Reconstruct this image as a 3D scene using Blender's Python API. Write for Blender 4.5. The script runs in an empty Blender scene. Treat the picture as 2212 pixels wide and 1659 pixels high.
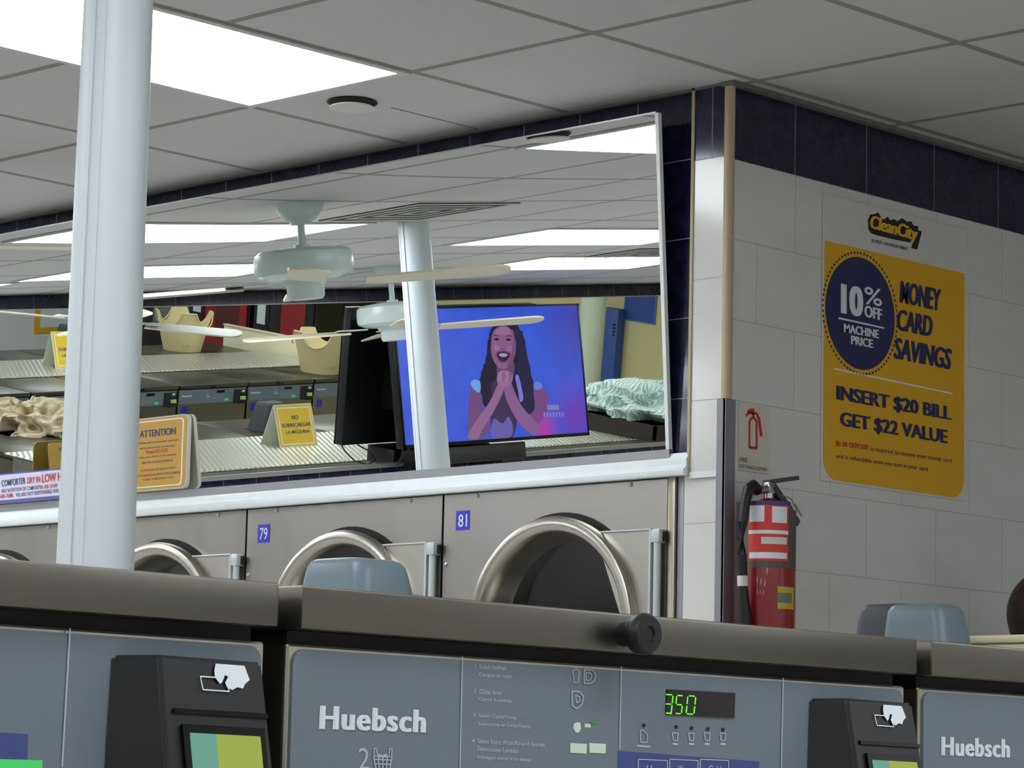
import bpy, bmesh, math, random
from mathutils import Vector, Matrix
from math import sin, cos, pi, radians as rad
random.seed(7)
SC = bpy.context.scene
COL = SC.collection

# ------------------------------------------------------------------ camera
H = 2.74                                   # ceiling height
FPX = 6462.2                               # focal length in pixels of the 2212x1659 frame
YAW, PITCH, ROLL = rad(134.0015), rad(7.81868), rad(1.29619)
CAM = Vector((4.6971, -5.6348, H - 1.7793))
_f = Vector((cos(PITCH)*cos(YAW), cos(PITCH)*sin(YAW), sin(PITCH)))
_r = _f.cross(Vector((0, 0, 1))).normalized(); _u = _r.cross(_f)
_R = cos(ROLL)*_r + sin(ROLL)*_u
_U = cos(ROLL)*_u - sin(ROLL)*_r
cd = bpy.data.cameras.new('camera'); cam = bpy.data.objects.new('camera', cd); COL.objects.link(cam)
cd.sensor_width = 36; cd.lens = FPX/2212*36; cd.clip_start = .05; cd.clip_end = 60
m3 = Matrix((_R, _U, -_f)).transposed()
cam.matrix_world = Matrix.Translation(CAM) @ m3.to_4x4()
SC.camera = cam

# ------------------------------------------------------------------ light level
LAMP = 9.0                                 # radiance of the ceiling panels
w = bpy.data.worlds.new('world'); SC.world = w; w.use_nodes = True
w.node_tree.nodes['Background'].inputs[0].default_value = (.6, .75, 1, 1)
w.node_tree.nodes['Background'].inputs[1].default_value = .15
SC.view_settings.view_transform = 'Standard'
SC.view_settings.look = 'None'
SC.view_settings.exposure = 0.35
SC.view_settings.gamma = 1
SC.view_settings.use_curve_mapping = False
SC.cycles.use_denoising = True
SC.cycles.max_bounces = 14
SC.cycles.diffuse_bounces = 7
SC.cycles.glossy_bounces = 8
SC.cycles.sample_clamp_indirect = 6

# ------------------------------------------------------------------ measuring helpers
def ray(px, py): return _f + (px-1106)/FPX*_R - (py-829.5)/FPX*_U
def on(px, py, ax, val):                   # the point of plane (axis = val) seen at a pixel
    d = ray(px, py); return CAM + d*((val - CAM[ax])/d[ax])
def onx(px, py, v): return on(px, py, 0, v)
def ony(px, py, v): return on(px, py, 1, v)
ALPHA, BETA = rad(4.3), rad(6.3)           # lean of the two wall mirrors
WL = -5.84                                 # left wall
NA = Vector((0, -cos(ALPHA), -sin(ALPHA))); PA = Vector((0, -.015, H-.925))
def mir(px, py, ax, val):                  # the same by way of the mirror over the dryers
    d = ray(px, py); t = ((PA-CAM).dot(NA))/d.dot(NA); M = CAM + d*t
    d = d - 2*d.dot(NA)*NA
    return M + d*((val - M[ax])/d[ax])

# ------------------------------------------------------------------ materials
def lin(c):
    if isinstance(c, str):
        c = [int(c[i:i+2], 16)/255 for i in (0, 2, 4)]
        c = [x/12.92 if x <= .04045 else ((x+.055)/1.055)**2.4 for x in c]
    return (c[0], c[1], c[2], 1)
class NT:
    def __init__(s, name):
        s.m = bpy.data.materials.new(name); s.m.use_nodes = True
        s.t = s.m.node_tree; s.b = s.t.nodes['Principled BSDF']
    def n(s, typ, **kw):
        x = s.t.nodes.new(typ)
        for k, v in kw.items(): setattr(x, k, v)
        return x
    def l(s, a, b): s.t.links.new(a, b)
    def math(s, op, a, b=None, c=None):
        x = s.n('ShaderNodeMath', operation=op)
        for i, v in enumerate((a, b, c)):
            if v is None: continue
            if isinstance(v, (int, float)): x.inputs[i].default_value = v
            else: s.l(v, x.inputs[i])
        return x.outputs[0]
    def mix(s, fac, a, b):
        x = s.n('ShaderNodeMix', data_type='RGBA')
        for i, v in ((0, fac), (6, a), (7, b)):
            if isinstance(v, (int, float)): x.inputs[i].default_value = v
            elif isinstance(v, tuple): x.inputs[i].default_value = v
            else: s.l(v, x.inputs[i])
        return x.outputs[2]
    def pos(s):
        g = s.n('ShaderNodeNewGeometry'); x = s.n('ShaderNodeSeparateXYZ'); s.l(g.outputs['Position'], x.inputs[0])
        return g.outputs['Position'], x.outputs
    def obj(s):
        g = s.n('ShaderNodeTexCoord'); x = s.n('ShaderNodeSeparateXYZ'); s.l(g.outputs['Object'], x.inputs[0])
        return g.outputs['Object'], x.outputs
    def noise(s, vec, scale, detail=2, rough=.5, stretch=None):
        if stretch:
            mp = s.n('ShaderNodeMapping'); mp.inputs['Scale'].default_value = stretch; s.l(vec, mp.inputs[0]); vec = mp.outputs[0]
        x = s.n('ShaderNodeTexNoise'); x.inputs['Scale'].default_value = scale
        x.inputs['Detail'].default_value = detail; x.inputs['Roughness'].default_value = rough
        s.l(vec, x.inputs['Vector']); return x.outputs[0]
    def bump(s, h, strength, dist=.001):
        x = s.n('ShaderNodeBump'); x.inputs['Strength'].default_value = strength; x.inputs['Distance'].default_value = dist
        s.l(h, x.inputs['Height']); s.l(x.outputs[0], s.b.inputs['Normal'])
MATS = {}
def mat(name, col, rough=.5, metal=0, spec=.5, emit=None, es=0, var=.06, vs=30, coat=0):
    if name in MATS: return MATS[name]
    k = NT(name); b = k.b
    b.inputs['Roughness'].default_value = rough; b.inputs['Metallic'].default_value = metal
    b.inputs['Specular IOR Level'].default_value = spec; b.inputs['Coat Weight'].default_value = coat
    c = lin(col)
    if var:
        v, _ = k.obj(); nz = k.noise(v, vs)
        k.l(k.mix(nz, tuple(x*(1-var) for x in c[:3])+(1,), tuple(min(1, x*(1+var)) for x in c[:3])+(1,)), b.inputs['Base Color'])
    else: b.inputs['Base Color'].default_value = c
    if emit is not None:
        b.inputs['Emission Color'].default_value = lin(emit); b.inputs['Emission Strength'].default_value = es
    MATS[name] = k.m; return k.m
def steel(name, col, rough, stretch, metal=1.0, amp=.15):
    k = NT(name); b = k.b
    v, _ = k.obj(); nz = k.noise(v, 14, 4, .6, stretch); big = k.noise(v, 3.5, 2)
    c = lin(col)
    k.l(k.mix(big, tuple(x*.9 for x in c[:3])+(1,), tuple(min(1, x*1.08) for x in c[:3])+(1,)), b.inputs['Base Color'])
    b.inputs['Metallic'].default_value = metal
    k.l(k.math('MULTIPLY_ADD', nz, amp, rough-amp/2), b.inputs['Roughness'])
    k.bump(nz, .12, .0006)
    MATS[name] = k.m; return k.m
def tiles(k, ua, w, h, ou, oz, lw, stag=0):
    """1 on the joints of a tile grid that runs along axis ua and up z"""
    p, s = k.pos()
    v = k.math('DIVIDE', k.math('SUBTRACT', s[2], oz), h)
    u = k.math('DIVIDE', k.math('SUBTRACT', s[ua], ou), w)
    if stag: u = k.math('ADD', u, k.math('MULTIPLY', k.math('FLOORED_MODULO', k.math('FLOOR', v), 2.0), stag))
    def line(x, size):
        f = k.math('FRACT', x); f = k.math('MINIMUM', f, k.math('SUBTRACT', 1.0, f))
        return k.math('LESS_THAN', f, lw/2/size)
    return k.math('MAXIMUM', line(u, w), line(v, h)), p, s
NAVY, NAVY2 = lin('14142a'), lin('2a2c4e')
def navy_color(k, p):
    nz = k.noise(p, 22, 6, .65)
    r = k.n('ShaderNodeValToRGB'); r.color_ramp.elements[0].position = .35; r.color_ramp.elements[1].position = .75
    r.color_ramp.elements[0].color = NAVY; r.color_ramp.elements[1].color = NAVY2
    k.l(nz, r.inputs[0]); return r.outputs[0]
def white_color(k, p):
    nz = k.noise(p, 2.6, 5, .6, (1, 1, 2.2))
    return k.mix(nz, lin('cdc9c6'), lin('e4e3e0'))
def navy_wall(name, ua, w, h, ou, oz):
    k = NT(name); L, p, s = tiles(k, ua, w, h, ou, oz, .0022)
    k.l(k.mix(L, navy_color(k, p), lin('9a98a0')), k.b.inputs['Base Color'])
    k.l(k.math('MULTIPLY_ADD', L, .5, .09), k.b.inputs['Roughness'])
    k.bump(k.math('SUBTRACT', 1.0, L), .3, .001); return k.m
def white_navy_wall(name, ua, wn, on_, ww, hw, ow, zs, stag, hn=.3, lwn=.0022):
    """white tile below zs, one course of navy tile above"""
    k = NT(name)
    Lw, p, s = tiles(k, ua, ww, hw, ow, zs, .002, stag)
    Ln, _, _ = tiles(k, ua, wn, hn, on_, zs, lwn)
    top = k.math('GREATER_THAN', s[2], zs)
    cw = k.mix(Lw, white_color(k, p), lin('a7a29c')); cn = k.mix(Ln, navy_color(k, p), lin('8b8991'))
    k.l(k.mix(top, cw, cn), k.b.inputs['Base Color'])
    L = k.math('ADD', k.math('MULTIPLY', Lw, k.math('SUBTRACT', 1.0, top)), k.math('MULTIPLY', Ln, top))
    k.l(k.math('MULTIPLY_ADD', L, .5, .13), k.b.inputs['Roughness'])
    k.bump(k.math('SUBTRACT', 1.0, L), .3, .001); return k.m

M_PVC = mat('white_vinyl', 'e2e6e8', .35)
M_COLM = mat('column_vinyl', 'd3d9de', .4, var=.03, vs=4)
M_BEIGE = mat('beige_edge_trim', 'b9a98b', .5)
M_GUARD = mat('grey_corner_guard', '8c8c92', .45, metal=.4)
M_ALU = mat('aluminium', 'b8b9bc', .32, metal=.9)
M_TBAR = mat('ceiling_grid_bar', '6e6c64', .7)
M_STEEL = steel('dryer_stainless', 'aba69f', .34, (1, 1, .05))
M_STEELT = steel('dryer_trim_stainless', 'a49a8c', .32, (1, 1, .05))
M_RING = steel('door_ring_steel', 'b6b0a8', .26, (1, 1, 1), amp=.06)
M_LID = steel('washer_lid_stainless', '746e66', .36, (1, .04, 1))
M_LIDTOP = M_LID
M_WBODY = steel('washer_body_stainless', '9a9388', .36, (1, 1, .05))
M_PLATE = None
M_PANEL = mat('grey_panel_overlay', '6f7883', .5, var=.03)
M_BLACK = mat('black_plastic', '0d0c0e', .45, var=0)
M_GAP = mat('gap_shade_black', '0a0808', .7, var=0)  # black that stands in for the shade inside gaps
M_BLKG = mat('black_gloss', '060507', .12, var=0)
M_HOOD = mat('blue_grey_hood_plastic', '66767f', .38, var=.03)
M_HOODD = mat('dark_grey_hood_plastic', '3a3c42', .45, var=.03)
M_WHITE = mat('white_print', 'e3e7ec', .5, var=0)
M_GREYP = mat('pale_grey_print', 'b4bac2', .5, var=0)
M_NAVYP = mat('navy_print', '25285a', .5, var=0)
M_BLUEST = mat('blue_sticker', '2a30b4', .4, var=0)
M_REDP = mat('red_print', 'c03028', .5, var=0)
M_YEL = mat('yellow_sign', 'e2ab14', .45, var=.03)
M_YELP = mat('yellow_print', 'e5b32a', .5, var=0)
M_BLK = mat('black_print', '17161c', .5, var=0)
M_CREAM = mat('cream_laminate', 'e6dcb8', .4)
M_BASKET = mat('cream_basket_plastic', 'd9c794', .45)
M_FAN = mat('fan_white_enamel', 'c9d3d2', .25)
M_BLADE = mat('fan_blade_cream', 'd8cdb4', .4)
M_GLASSD = mat('dark_door_glass', '0b080c', .08, var=0, spec=.6)
M_CREAMW = mat('cream_paint', 'ddd09a', .8)

def ceiling_mat():
    k = NT('ceiling_tile'); p, s = k.pos()
    T = .6096
    def line(c, o):
        x = k.math('FRACT', k.math('DIVIDE', k.math('SUBTRACT', c, o), T)); x = k.math('MINIMUM', x, k.math('SUBTRACT', 1.0, x))
        return k.math('LESS_THAN', x, .0125/T)
    L = k.math('MAXIMUM', line(s[0], .0575), line(s[1], -.5824))
    nz = k.noise(p, 220, 3, .7); big = k.noise(p, 1.3, 2)
    c = k.mix(nz, lin('c2c0c0'), lin('cecccc')); c = k.mix(k.math('MULTIPLY', big, .25), c, lin('bcb7b2'))
    k.l(k.mix(L, c, lin('8f8d86')), k.b.inputs['Base Color']); k.b.inputs['Roughness'].default_value = .9
    k.bump(k.math('SUBTRACT', nz, k.math('MULTIPLY', L, 2.0)), .15, .002); return k.m
def mirror_mat():
    k = NT('mirror_glass'); b = k.b
    b.inputs['Metallic'].default_value = 1; b.inputs['Roughness'].default_value = 0
    p, s = k.pos()
    b.inputs['Base Color'].default_value = (.90, .935, .92, 1)
    return k.m
def plate_mat():
    k = NT('ribbed_tread_plate'); b = k.b; p, s = k.obj()
    d = k.math('ADD', k.math('MULTIPLY', s[0], 15.0), k.math('MULTIPLY', s[1], 23.0))
    wv = k.math('SINE', k.math('MULTIPLY', d, 6.2832))
    e = k.math('SINE', k.math('MULTIPLY', k.math('SUBTRACT', s[0], s[1]), 170.0))
    hgt = k.math('MAXIMUM', k.math('MULTIPLY', wv, .8), k.math('MULTIPLY', e, .35))
    b.inputs['Metallic'].default_value = .75; b.inputs['Base Color'].default_value = lin('e6e2d4'); b.inputs['Roughness'].default_value = .28
    k.bump(hgt, 1.0, .010); return k.m
def floor_mat():
    k = NT('floor_tile'); p, s = k.pos()
    def line(c):
        x = k.math('FRACT', k.math('DIVIDE', c, .305)); return k.math('LESS_THAN', x, .012)
    L = k.math('MAXIMUM', line(s[0]), line(s[1])); nz = k.noise(p, 6, 5)
    k.l(k.mix(L, k.mix(nz, lin('bebbb6'), lin('cfccc6')), lin('716c66')), k.b.inputs['Base Color'])
    k.b.inputs['Roughness'].default_value = .35; return k.m
M_PLATE = plate_mat()
M_MIR = mirror_mat()

# ------------------------------------------------------------------ mesh builder
class MB:
    def __init__(s): s.b = bmesh.new()
    def box(s, a, b, bev=0, seg=2):
        a = Vector(a); b = Vector(b)
        lo = Vector([min(a[i], b[i]) for i in range(3)]); hi = Vector([max(a[i], b[i]) for i in range(3)])
        r = bmesh.ops.create_cube(s.b, size=1)['verts']
        for v in r: v.co = Vector([(lo[i]+hi[i])/2 + v.co[i]*(hi[i]-lo[i]) for i in range(3)])
        if bev:
            es = list({e for v in r for e in v.link_edges})
            bmesh.ops.bevel(s.b, geom=es, offset=bev, segments=seg, affect='EDGES', profile=.5)
        return s
    def prism(s, pts, vec, cap=True):
        """closed outline pts (3D, planar) pushed along vec"""
        vec = Vector(vec); n = len(pts)
        A = [s.b.verts.new(Vector(p)) for p in pts]; B = [s.b.verts.new(Vector(p)+vec) for p in pts]
        if cap: s.b.faces.new(A[::-1]); s.b.faces.new(B)
        for i in range(n): s.b.faces.new((A[i], A[(i+1) % n], B[(i+1) % n], B[i]))
        return s
    def face(s, pts): s.b.faces.new([s.b.verts.new(Vector(p)) for p in pts]); return s
    def lathe(s, prof, M=None, n=40, closed=False):
        """profile [(r,h)] turned about local z, placed by matrix M"""
        M = M or Matrix(); rings = []
        for r, h in prof:
            if r < 1e-6: rings.append([s.b.verts.new(M @ Vector((0, 0, h)))])
            else: rings.append([s.b.verts.new(M @ Vector((r*cos(2*pi*i/n), r*sin(2*pi*i/n), h))) for i in range(n)])
        pairs = list(zip(rings, rings[1:])) + ([(rings[-1], rings[0])] if closed else [])
        for a, b in pairs:
            for i in range(n):
                j = (i+1) % n
                if len(a) == 1 and len(b) == 1: continue
                if len(a) == 1: s.b.faces.new((a[0], b[j], b[i]))
                elif len(b) == 1: s.b.faces.new((a[i], a[j], b[0]))
                else: s.b.faces.new((a[i], a[j], b[j], b[i]))
        return s
    def cyl(s, a, b, r, r2=None, n=24):
        a = Vector(a); b = Vector(b); d = b-a
        M = Matrix.Translation(a) @ d.to_track_quat('Z', 'Y').to_matrix().to_4x4(); L = d.length; r2 = r if r2 is None else r2
        return s.lathe([(0, 0), (r, 0), (r2, L), (0, L)], M, n)
    def tube(s, path, r, n=10, closed=False):
        P = [Vector(p) for p in path]; rings = []; N = len(P)
        for i in range(N):
            t = ((P[(i+1) % N] if closed or i < N-1 else P[i]) - (P[i-1] if closed or i > 0 else P[i])).normalized()
            q = t.to_track_quat('Z', 'Y'); rr = r[i] if isinstance(r, (list, tuple)) else r
            rings.append([s.b.verts.new(P[i] + q @ Vector((rr*cos(2*pi*k/n), rr*sin(2*pi*k/n), 0))) for k in range(n)])
        for i in range(N if closed else N-1):
            a, b = rings[i], rings[(i+1) % N]
            for k in range(n): s.b.faces.new((a[k], a[(k+1) % n], b[(k+1) % n], b[k]))
        if not closed: s.b.faces.new(rings[0][::-1]); s.b.faces.new(rings[-1])
        return s
    def ball(s, c, r, sc=(1, 1, 1), n=20):
        v = bmesh.ops.create_uvsphere(s.b, u_segments=n, v_segments=n//2+2, radius=1)['verts']
        for x in v: x.co = Vector([c[i] + x.co[i]*r*sc[i] for i in range(3)])
        return s
    def build(s, name, m, parent=None, origin=None, smooth=35, world=True):
        me = bpy.data.meshes.new(name)
        bmesh.ops.recalc_face_normals(s.b, faces=s.b.faces[:])
        off = Vector((0, 0, 0))
        if parent is not None:
            r = parent
            if world:
                while r is not None: off += r.location; r = r.parent
        elif origin is not None: off = Vector(origin)
        for v in s.b.verts: v.co -= off
        s.b.to_mesh(me); s.b.free()
        if m is not None: me.materials.append(m)
        if smooth:
            me.shade_smooth(); me.set_sharp_from_angle(angle=rad(smooth))
        o = bpy.data.objects.new(name, me); COL.objects.link(o)
        if parent is not None: o.parent = parent
        elif origin is not None: o.location = origin
        return o
def tag(o, label, cat, group=None, kind=None):
    o['label'] = label; o['category'] = cat
    if group: o['group'] = group
    if kind: o['kind'] = kind
    return o
def thing(name, label, cat, loc, group=None):
    o = bpy.data.objects.new(name, None); COL.objects.link(o); o.location = loc; o.empty_display_size = .1
    return tag(o, label, cat, group)
def struct(o): o['kind'] = 'structure'; return o
def copy_tree(o, parent=None, skip=()):
    c = o.copy(); COL.objects.link(c)
    if parent is not None: c.parent = parent
    for ch in list(o.children):
        if ch.name.split('.')[0] not in skip: copy_tree(ch, c, skip)
    return c
# lettering: outlines of a text line as flat triangles in a unit box
_TX = {}
def text_faces(body, bold=0, shear=0, spacing=1.0):
    key = (body, bold, shear, spacing)
    if key in _TX: return _TX[key]
    cu = bpy.data.curves.new('line', 'FONT'); cu.body = body; cu.offset = bold; cu.shear = shear; cu.space_character = spacing
    cu.resolution_u = 3; o = bpy.data.objects.new('line', cu); COL.objects.link(o)
    dg = bpy.context.evaluated_depsgraph_get(); me = o.evaluated_get(dg).to_mesh()
    vs = [v.co.copy() for v in me.vertices]; fs = [tuple(p.vertices) for p in me.polygons]
    o.evaluated_get(dg).to_mesh_clear(); bpy.data.objects.remove(o); bpy.data.curves.remove(cu)
    x0 = min(v.x for v in vs); x1 = max(v.x for v in vs); y0 = min(v.y for v in vs); y1 = max(v.y for v in vs)
    r = ([((v.x-x0)/(x1-x0), (v.y-y0)/(y1-y0)) for v in vs], fs, (x1-x0)/(y1-y0)); _TX[key] = r; return r
def put_text(mb, body, BL, BR, TL, bold=0, shear=0, spacing=1.0):
    """text line whose inked box has these three corners; bold lettering is struck several times side by side"""
    vs, fs, asp = text_faces(body, min(bold, .008), shear, spacing); BL, BR, TL = Vector(BL), Vector(BR), Vector(TL)
    k = bold*1.15/asp if bold > .012 else 0
    nn = (BR-BL).cross(TL-BL).normalized()*.00012
    for q, sh in enumerate((-1, -.33, .33, 1) if k else (0,)):
        V = [mb.b.verts.new(BL + (BR-BL)*(k + u*(1-2*k) + sh*k) + (TL-BL)*v + nn*q) for u, v in vs]
        for f in fs:
            try: mb.b.faces.new([V[i] for i in f])
            except ValueError: pass
def smooth_loop(pts, k=4):
    out = []; n = len(pts); P = [Vector(p) for p in pts]
    for i in range(n):
        a, b, c, d = P[i-1], P[i], P[(i+1) % n], P[(i+2) % n]
        for j in range(k):
            t = j/k
            out.append(.5*((2*b) + (c-a)*t + (2*a-5*b+4*c-d)*t*t + (3*b-a-3*c+d)*t**3))
    return out

# ================================================================== THE ROOM
XE, YN, YS = 6.6, 4.6, -13.5
struct(MB().box((WL-.2, YS-.2, -.1), (XE+.2, YN+.2, 0)).build('floor', floor_mat(), smooth=0))
struct(MB().box((WL-.2, YS-.2, H), (XE+.2, YN+.2, H+.1)).build('ceiling', ceiling_mat(), smooth=0))
# dryer wall: navy band that frames the mirror, above the dryers
struct(MB().box((WL, 0, H-.932), (-.112, .14, H)).build('wall_back', navy_wall('navy_tile_dryer_wall', 0, .2024, .203, -.1138, H-.99), smooth=0))
m = white_navy_wall('corner_tile', 0, .2024, -.0545, .2024, .3055, -.2, H-.1875, 0)
struct(MB().box((-.135, -.006, 0), (0, -.0002, H-.976)).box((-.112, -.012, H-.976), (0, -.0002, H)).build('wall_corner', m, smooth=0))
struct(MB().box((WL, .86, 0), (-.1, 1.0, H)).build('wall_behind_dryers', mat('plain_plaster', 'bbb6ae', .8), smooth=0))
m = white_navy_wall('poster_wall_tile', 1, .3005, -.049, .305, .2017, .1027, H-.195, .5)
struct(MB().box((-.1, .0, 0), (0, YN, H)).build('wall_right', m, smooth=0))
# left wall with the second mirror: navy like the dryer wall, white below
m = white_navy_wall('left_wall_tile', 1, .2024, 0, .305, .2017, 0, H-.99, .5, hn=.203)
struct(MB().box((WL-.15, YS, 0), (WL, .86, H)).build('wall_left', m, smooth=0))
struct(MB().box((WL-.15, YS-.15, 0), (XE, YS, H)).build('wall_front', M_CREAMW, smooth=0))
struct(MB().box((XE, YS-.15, 0), (XE+.15, YN, H)).build('wall_far_right', mat('white_wall_paint', 'dfdfdd', .7), smooth=0))
struct(MB().box((-.1, YN, 0), (XE, YN+.15, H)).build('wall_far_back', mat('white_wall_paint', 'dfdfdd', .7), smooth=0))
# trims
prof = [(0, H-.984), (-.030, H-.984), (-.034, H-.978), (-.034, H-.970), (-.026, H-.964), (-.022, H-.955), (-.024, H-.945), (-.018, H-.936), (-.014, H-.926), (0, H-.926)]
struct(MB().prism([(WL, y, z) for y, z in prof], (-.1155-WL, 0, 0)).build('trim_1', M_PVC, smooth=50))
b = MB(); b.cyl((-.003, -.006, H-.80), (-.003, -.006, H-.004), .0135, n=20); struct(b.build('trim_2', M_BEIGE))
b = MB().box((-.024, -.0165, 0), (.0025, -.010, H-.80)).box((-.004, -.0165, 0), (.0045, .022, H-.80)); struct(b.build('trim_3', M_GUARD, smooth=0))
struct(MB().box((-.120, -.016, H-.984), (-.1118, .0, H)).build('trim_4', M_BEIGE, smooth=0))
b = MB().box((WL, -.016, H-.007), (0, .0, H)).box((-.02, -.022, H-.012), (.022, 0, H)).box((0, 0, H-.012), (.022, YN, H)); struct(b.build('trim_5', M_TBAR, smooth=0))
struct(MB().box((-.112, -.0155, H-.992), (-.012, -.0125, H-.976)).build('trim_6', M_PVC, smooth=0))
# a cut line across one ceiling tile beside the sprinkler
c0, c1 = on(845, 232, 2, H), on(1010, 280, 2, H)
struct(MB().box((c0.x-.0015, c0.y, H-.0015), (c0.x+.0015, -.022, H+.0005)).build('trim_7', mat('tile_seam', '8d8479', .9), smooth=0))

# ------------------------------------------------------------------ ceiling lights
M_LAMP = mat('lit_diffuser', 'ffffff', .5, var=0, emit=(.88, .95, 1.0), es=LAMP)
def ceiling_light(x0, x1, y0, y1, label, group=None):
    t = thing('ceiling_light', label, 'ceiling light', ((x0+x1)/2, (y0+y1)/2, H), group)
    fr = .022
    b = MB()
    b.box((x0, y0, H-.006), (x1, y0+fr, H-.0005)).box((x0, y1-fr, H-.006), (x1, y1, H-.0005))
    b.box((x0, y0+fr, H-.006), (x0+fr, y1-fr, H-.0005)).box((x1-fr, y0+fr, H-.006), (x1, y1-fr, H-.0005))
    b.build('frame', mat('light_frame_white', 'c4c6c0', .5), t, smooth=0)
    MB().box((x0+fr, y0+fr, H-.004), (x1-fr, y1-fr, H-.001)).build('diffuser', M_LAMP, t, smooth=0)
    return t
T = .6096
def lt(i, j, label, group=None, di=0, dj=0):
    x0 = (i+di)*T + .0575; y0 = (j+dj)*T - .5824
    return ceiling_light(x0+.004, x0+T-.004, y0+.004, y0+2*T-.004, label, group)
lt(-2, -2, 'large lit ceiling panel above and behind the white column, cut by the left frame edge')
G = 'lit ceiling panels seen in the mirror'
lt(-6, -2, 'lit ceiling panel reflected in the mirror behind the upper ceiling fan', G)
lt(-6, -6, 'lit ceiling panel reflected in the mirror above the TV, upper of two stacked', G, -.42, .05)
lt(-8.2, -7.85, 'lit ceiling panel reflected in the mirror above the TV, lower of two stacked', G)
ceiling_light(-5.72, -5.12, -1.81, -.60, 'lit ceiling panel reflected at the left edge of the mirror', G)
ceiling_light(-5.06, -4.50, -2.92, -1.72, 'small lit ceiling panel reflected just left of the white column', G)
for i, j in ((-2, -6), (-2, -10), (-2, -14), (-2, -18), (-6, -10), (-6, -14), (-6, -18), (2, -6), (2, -10), (2, -14), (2, -18), (6, -9), (6, -13), (6, -17), (5, -3), (7, -6), (8, -2), (9, 2)):  # unseen panels, added to brighten the room
    lt(i, j, 'ceiling panel out of view, added to brighten the laundry', 'added ceiling panels out of view')

# ------------------------------------------------------------------ sprinkler cover
c = on(761, 219, 2, H)
t = thing('ceiling_sprinkler', 'round white sprinkler cover in the ceiling right of the lit panel', 'sprinkler', (c.x, c.y, H))
MB().lathe([(0, -.001), (.062, -.001), (.066, -.004), (.056, -.012), (0, -.012)], Matrix.Translation((c.x, c.y, H))).build('gap_shade_ring', mat('sprinkler_shadow_gap', '23211f', .8, var=0), t)  # dark ring coloured for the shade above the cover plate
MB().lathe([(0, -.012), (.052, -.012), (.060, -.016), (.060, -.019), (.05, -.0205), (0, -.021)], Matrix.Translation((c.x, c.y, H))).build('cover_plate', mat('sprinkler_plate', 'cfccc6', .6), t)

# ------------------------------------------------------------------ mirrors
def wall_mirror(name, label, along, a0, a1, z0, z1, base, lean):
    """along 0: on the dryer wall (faces -y); along 1: on the left wall (faces +x)"""
    h = (z1-z0); th = .006
    t = thing(name, label, 'mirror', (0, 0, 0))
    def P(a, s, d):                     # along, up the glass, out from the glass
        up = s*cos(lean); out = s*sin(lean)
        if along == 0 and s > .66: out -= .5*.07*(s-.66)**2          # the pane bows a little towards its top
        up -= d*sin(lean); out += d*cos(lean)
        return Vector((a, base-out, z0+up)) if along == 0 else Vector((base+out, a, z0+up))
    t.location = P((a0+a1)/2, 0, 0)
    def bx(mb, A0, A1, s0, s1, d0, d1):
        v = [mb.b.verts.new(P(a, s, d)) for a in (A0, A1) for s in (s0, s1) for d in (d0, d1)]
        for f in ((0, 1, 3, 2), (4, 6, 7, 5), (0, 4, 5, 1), (2, 3, 7, 6), (0, 2, 6, 4), (1, 5, 7, 3)): mb.b.faces.new([v[i] for i in f])
    L = h/cos(lean)
    g = MB(); N = 30
    rows = [[[g.b.verts.new(P(a, L*i/N, d)) for a in (a0, a1)] for i in range(N+1)] for d in (0, -th)]
    for q in rows:
        for u, v in zip(q, q[1:]): g.b.faces.new((u[0], u[1], v[1], v[0]))
    for i in range(N):
        for e_ in (0, 1): g.b.faces.new((rows[0][i][e_], rows[0][i+1][e_], rows[1][i+1][e_], rows[1][i][e_]))
    for i in (0, N): g.b.faces.new((rows[0][i][0], rows[0][i][1], rows[1][i][1], rows[1][i][0]))
    g.build('mirror_glass', M_MIR, t, smooth=20)
    f = MB()
    bx(f, a0-.012, a1+.012, -.012, .010, -.010, .006)        # bottom channel
    f.build('bottom_channel', M_ALU, t, smooth=0)
    for u, v in ((a1-.001, a1+.010), (a0-.010, a0+.001)):
        f = MB(); bx(f, u, v, .010, L, -.010, .003); f.build('edge_strip', mat('mirror_edge_white', 'e8eaec', .3), t, smooth=0)
    f = MB(); bx(f, a0, a1, L, L+.004, -.008, .001); f.build('top_channel', M_ALU, t, smooth=0)
    return t
wall_mirror('wall_mirror', 'long leaning wall mirror above the dryers reflecting a TV and ceiling fans', 0, WL+.12, -.186, H-.925, H-.066, -.015, ALPHA)
wall_mirror('wall_mirror', 'leaning mirror on the left wall, seen behind the TV in the dryer-wall mirror', 1, -12.9, -.25, H-.865, H-.075, WL+.016, BETA)

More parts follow.
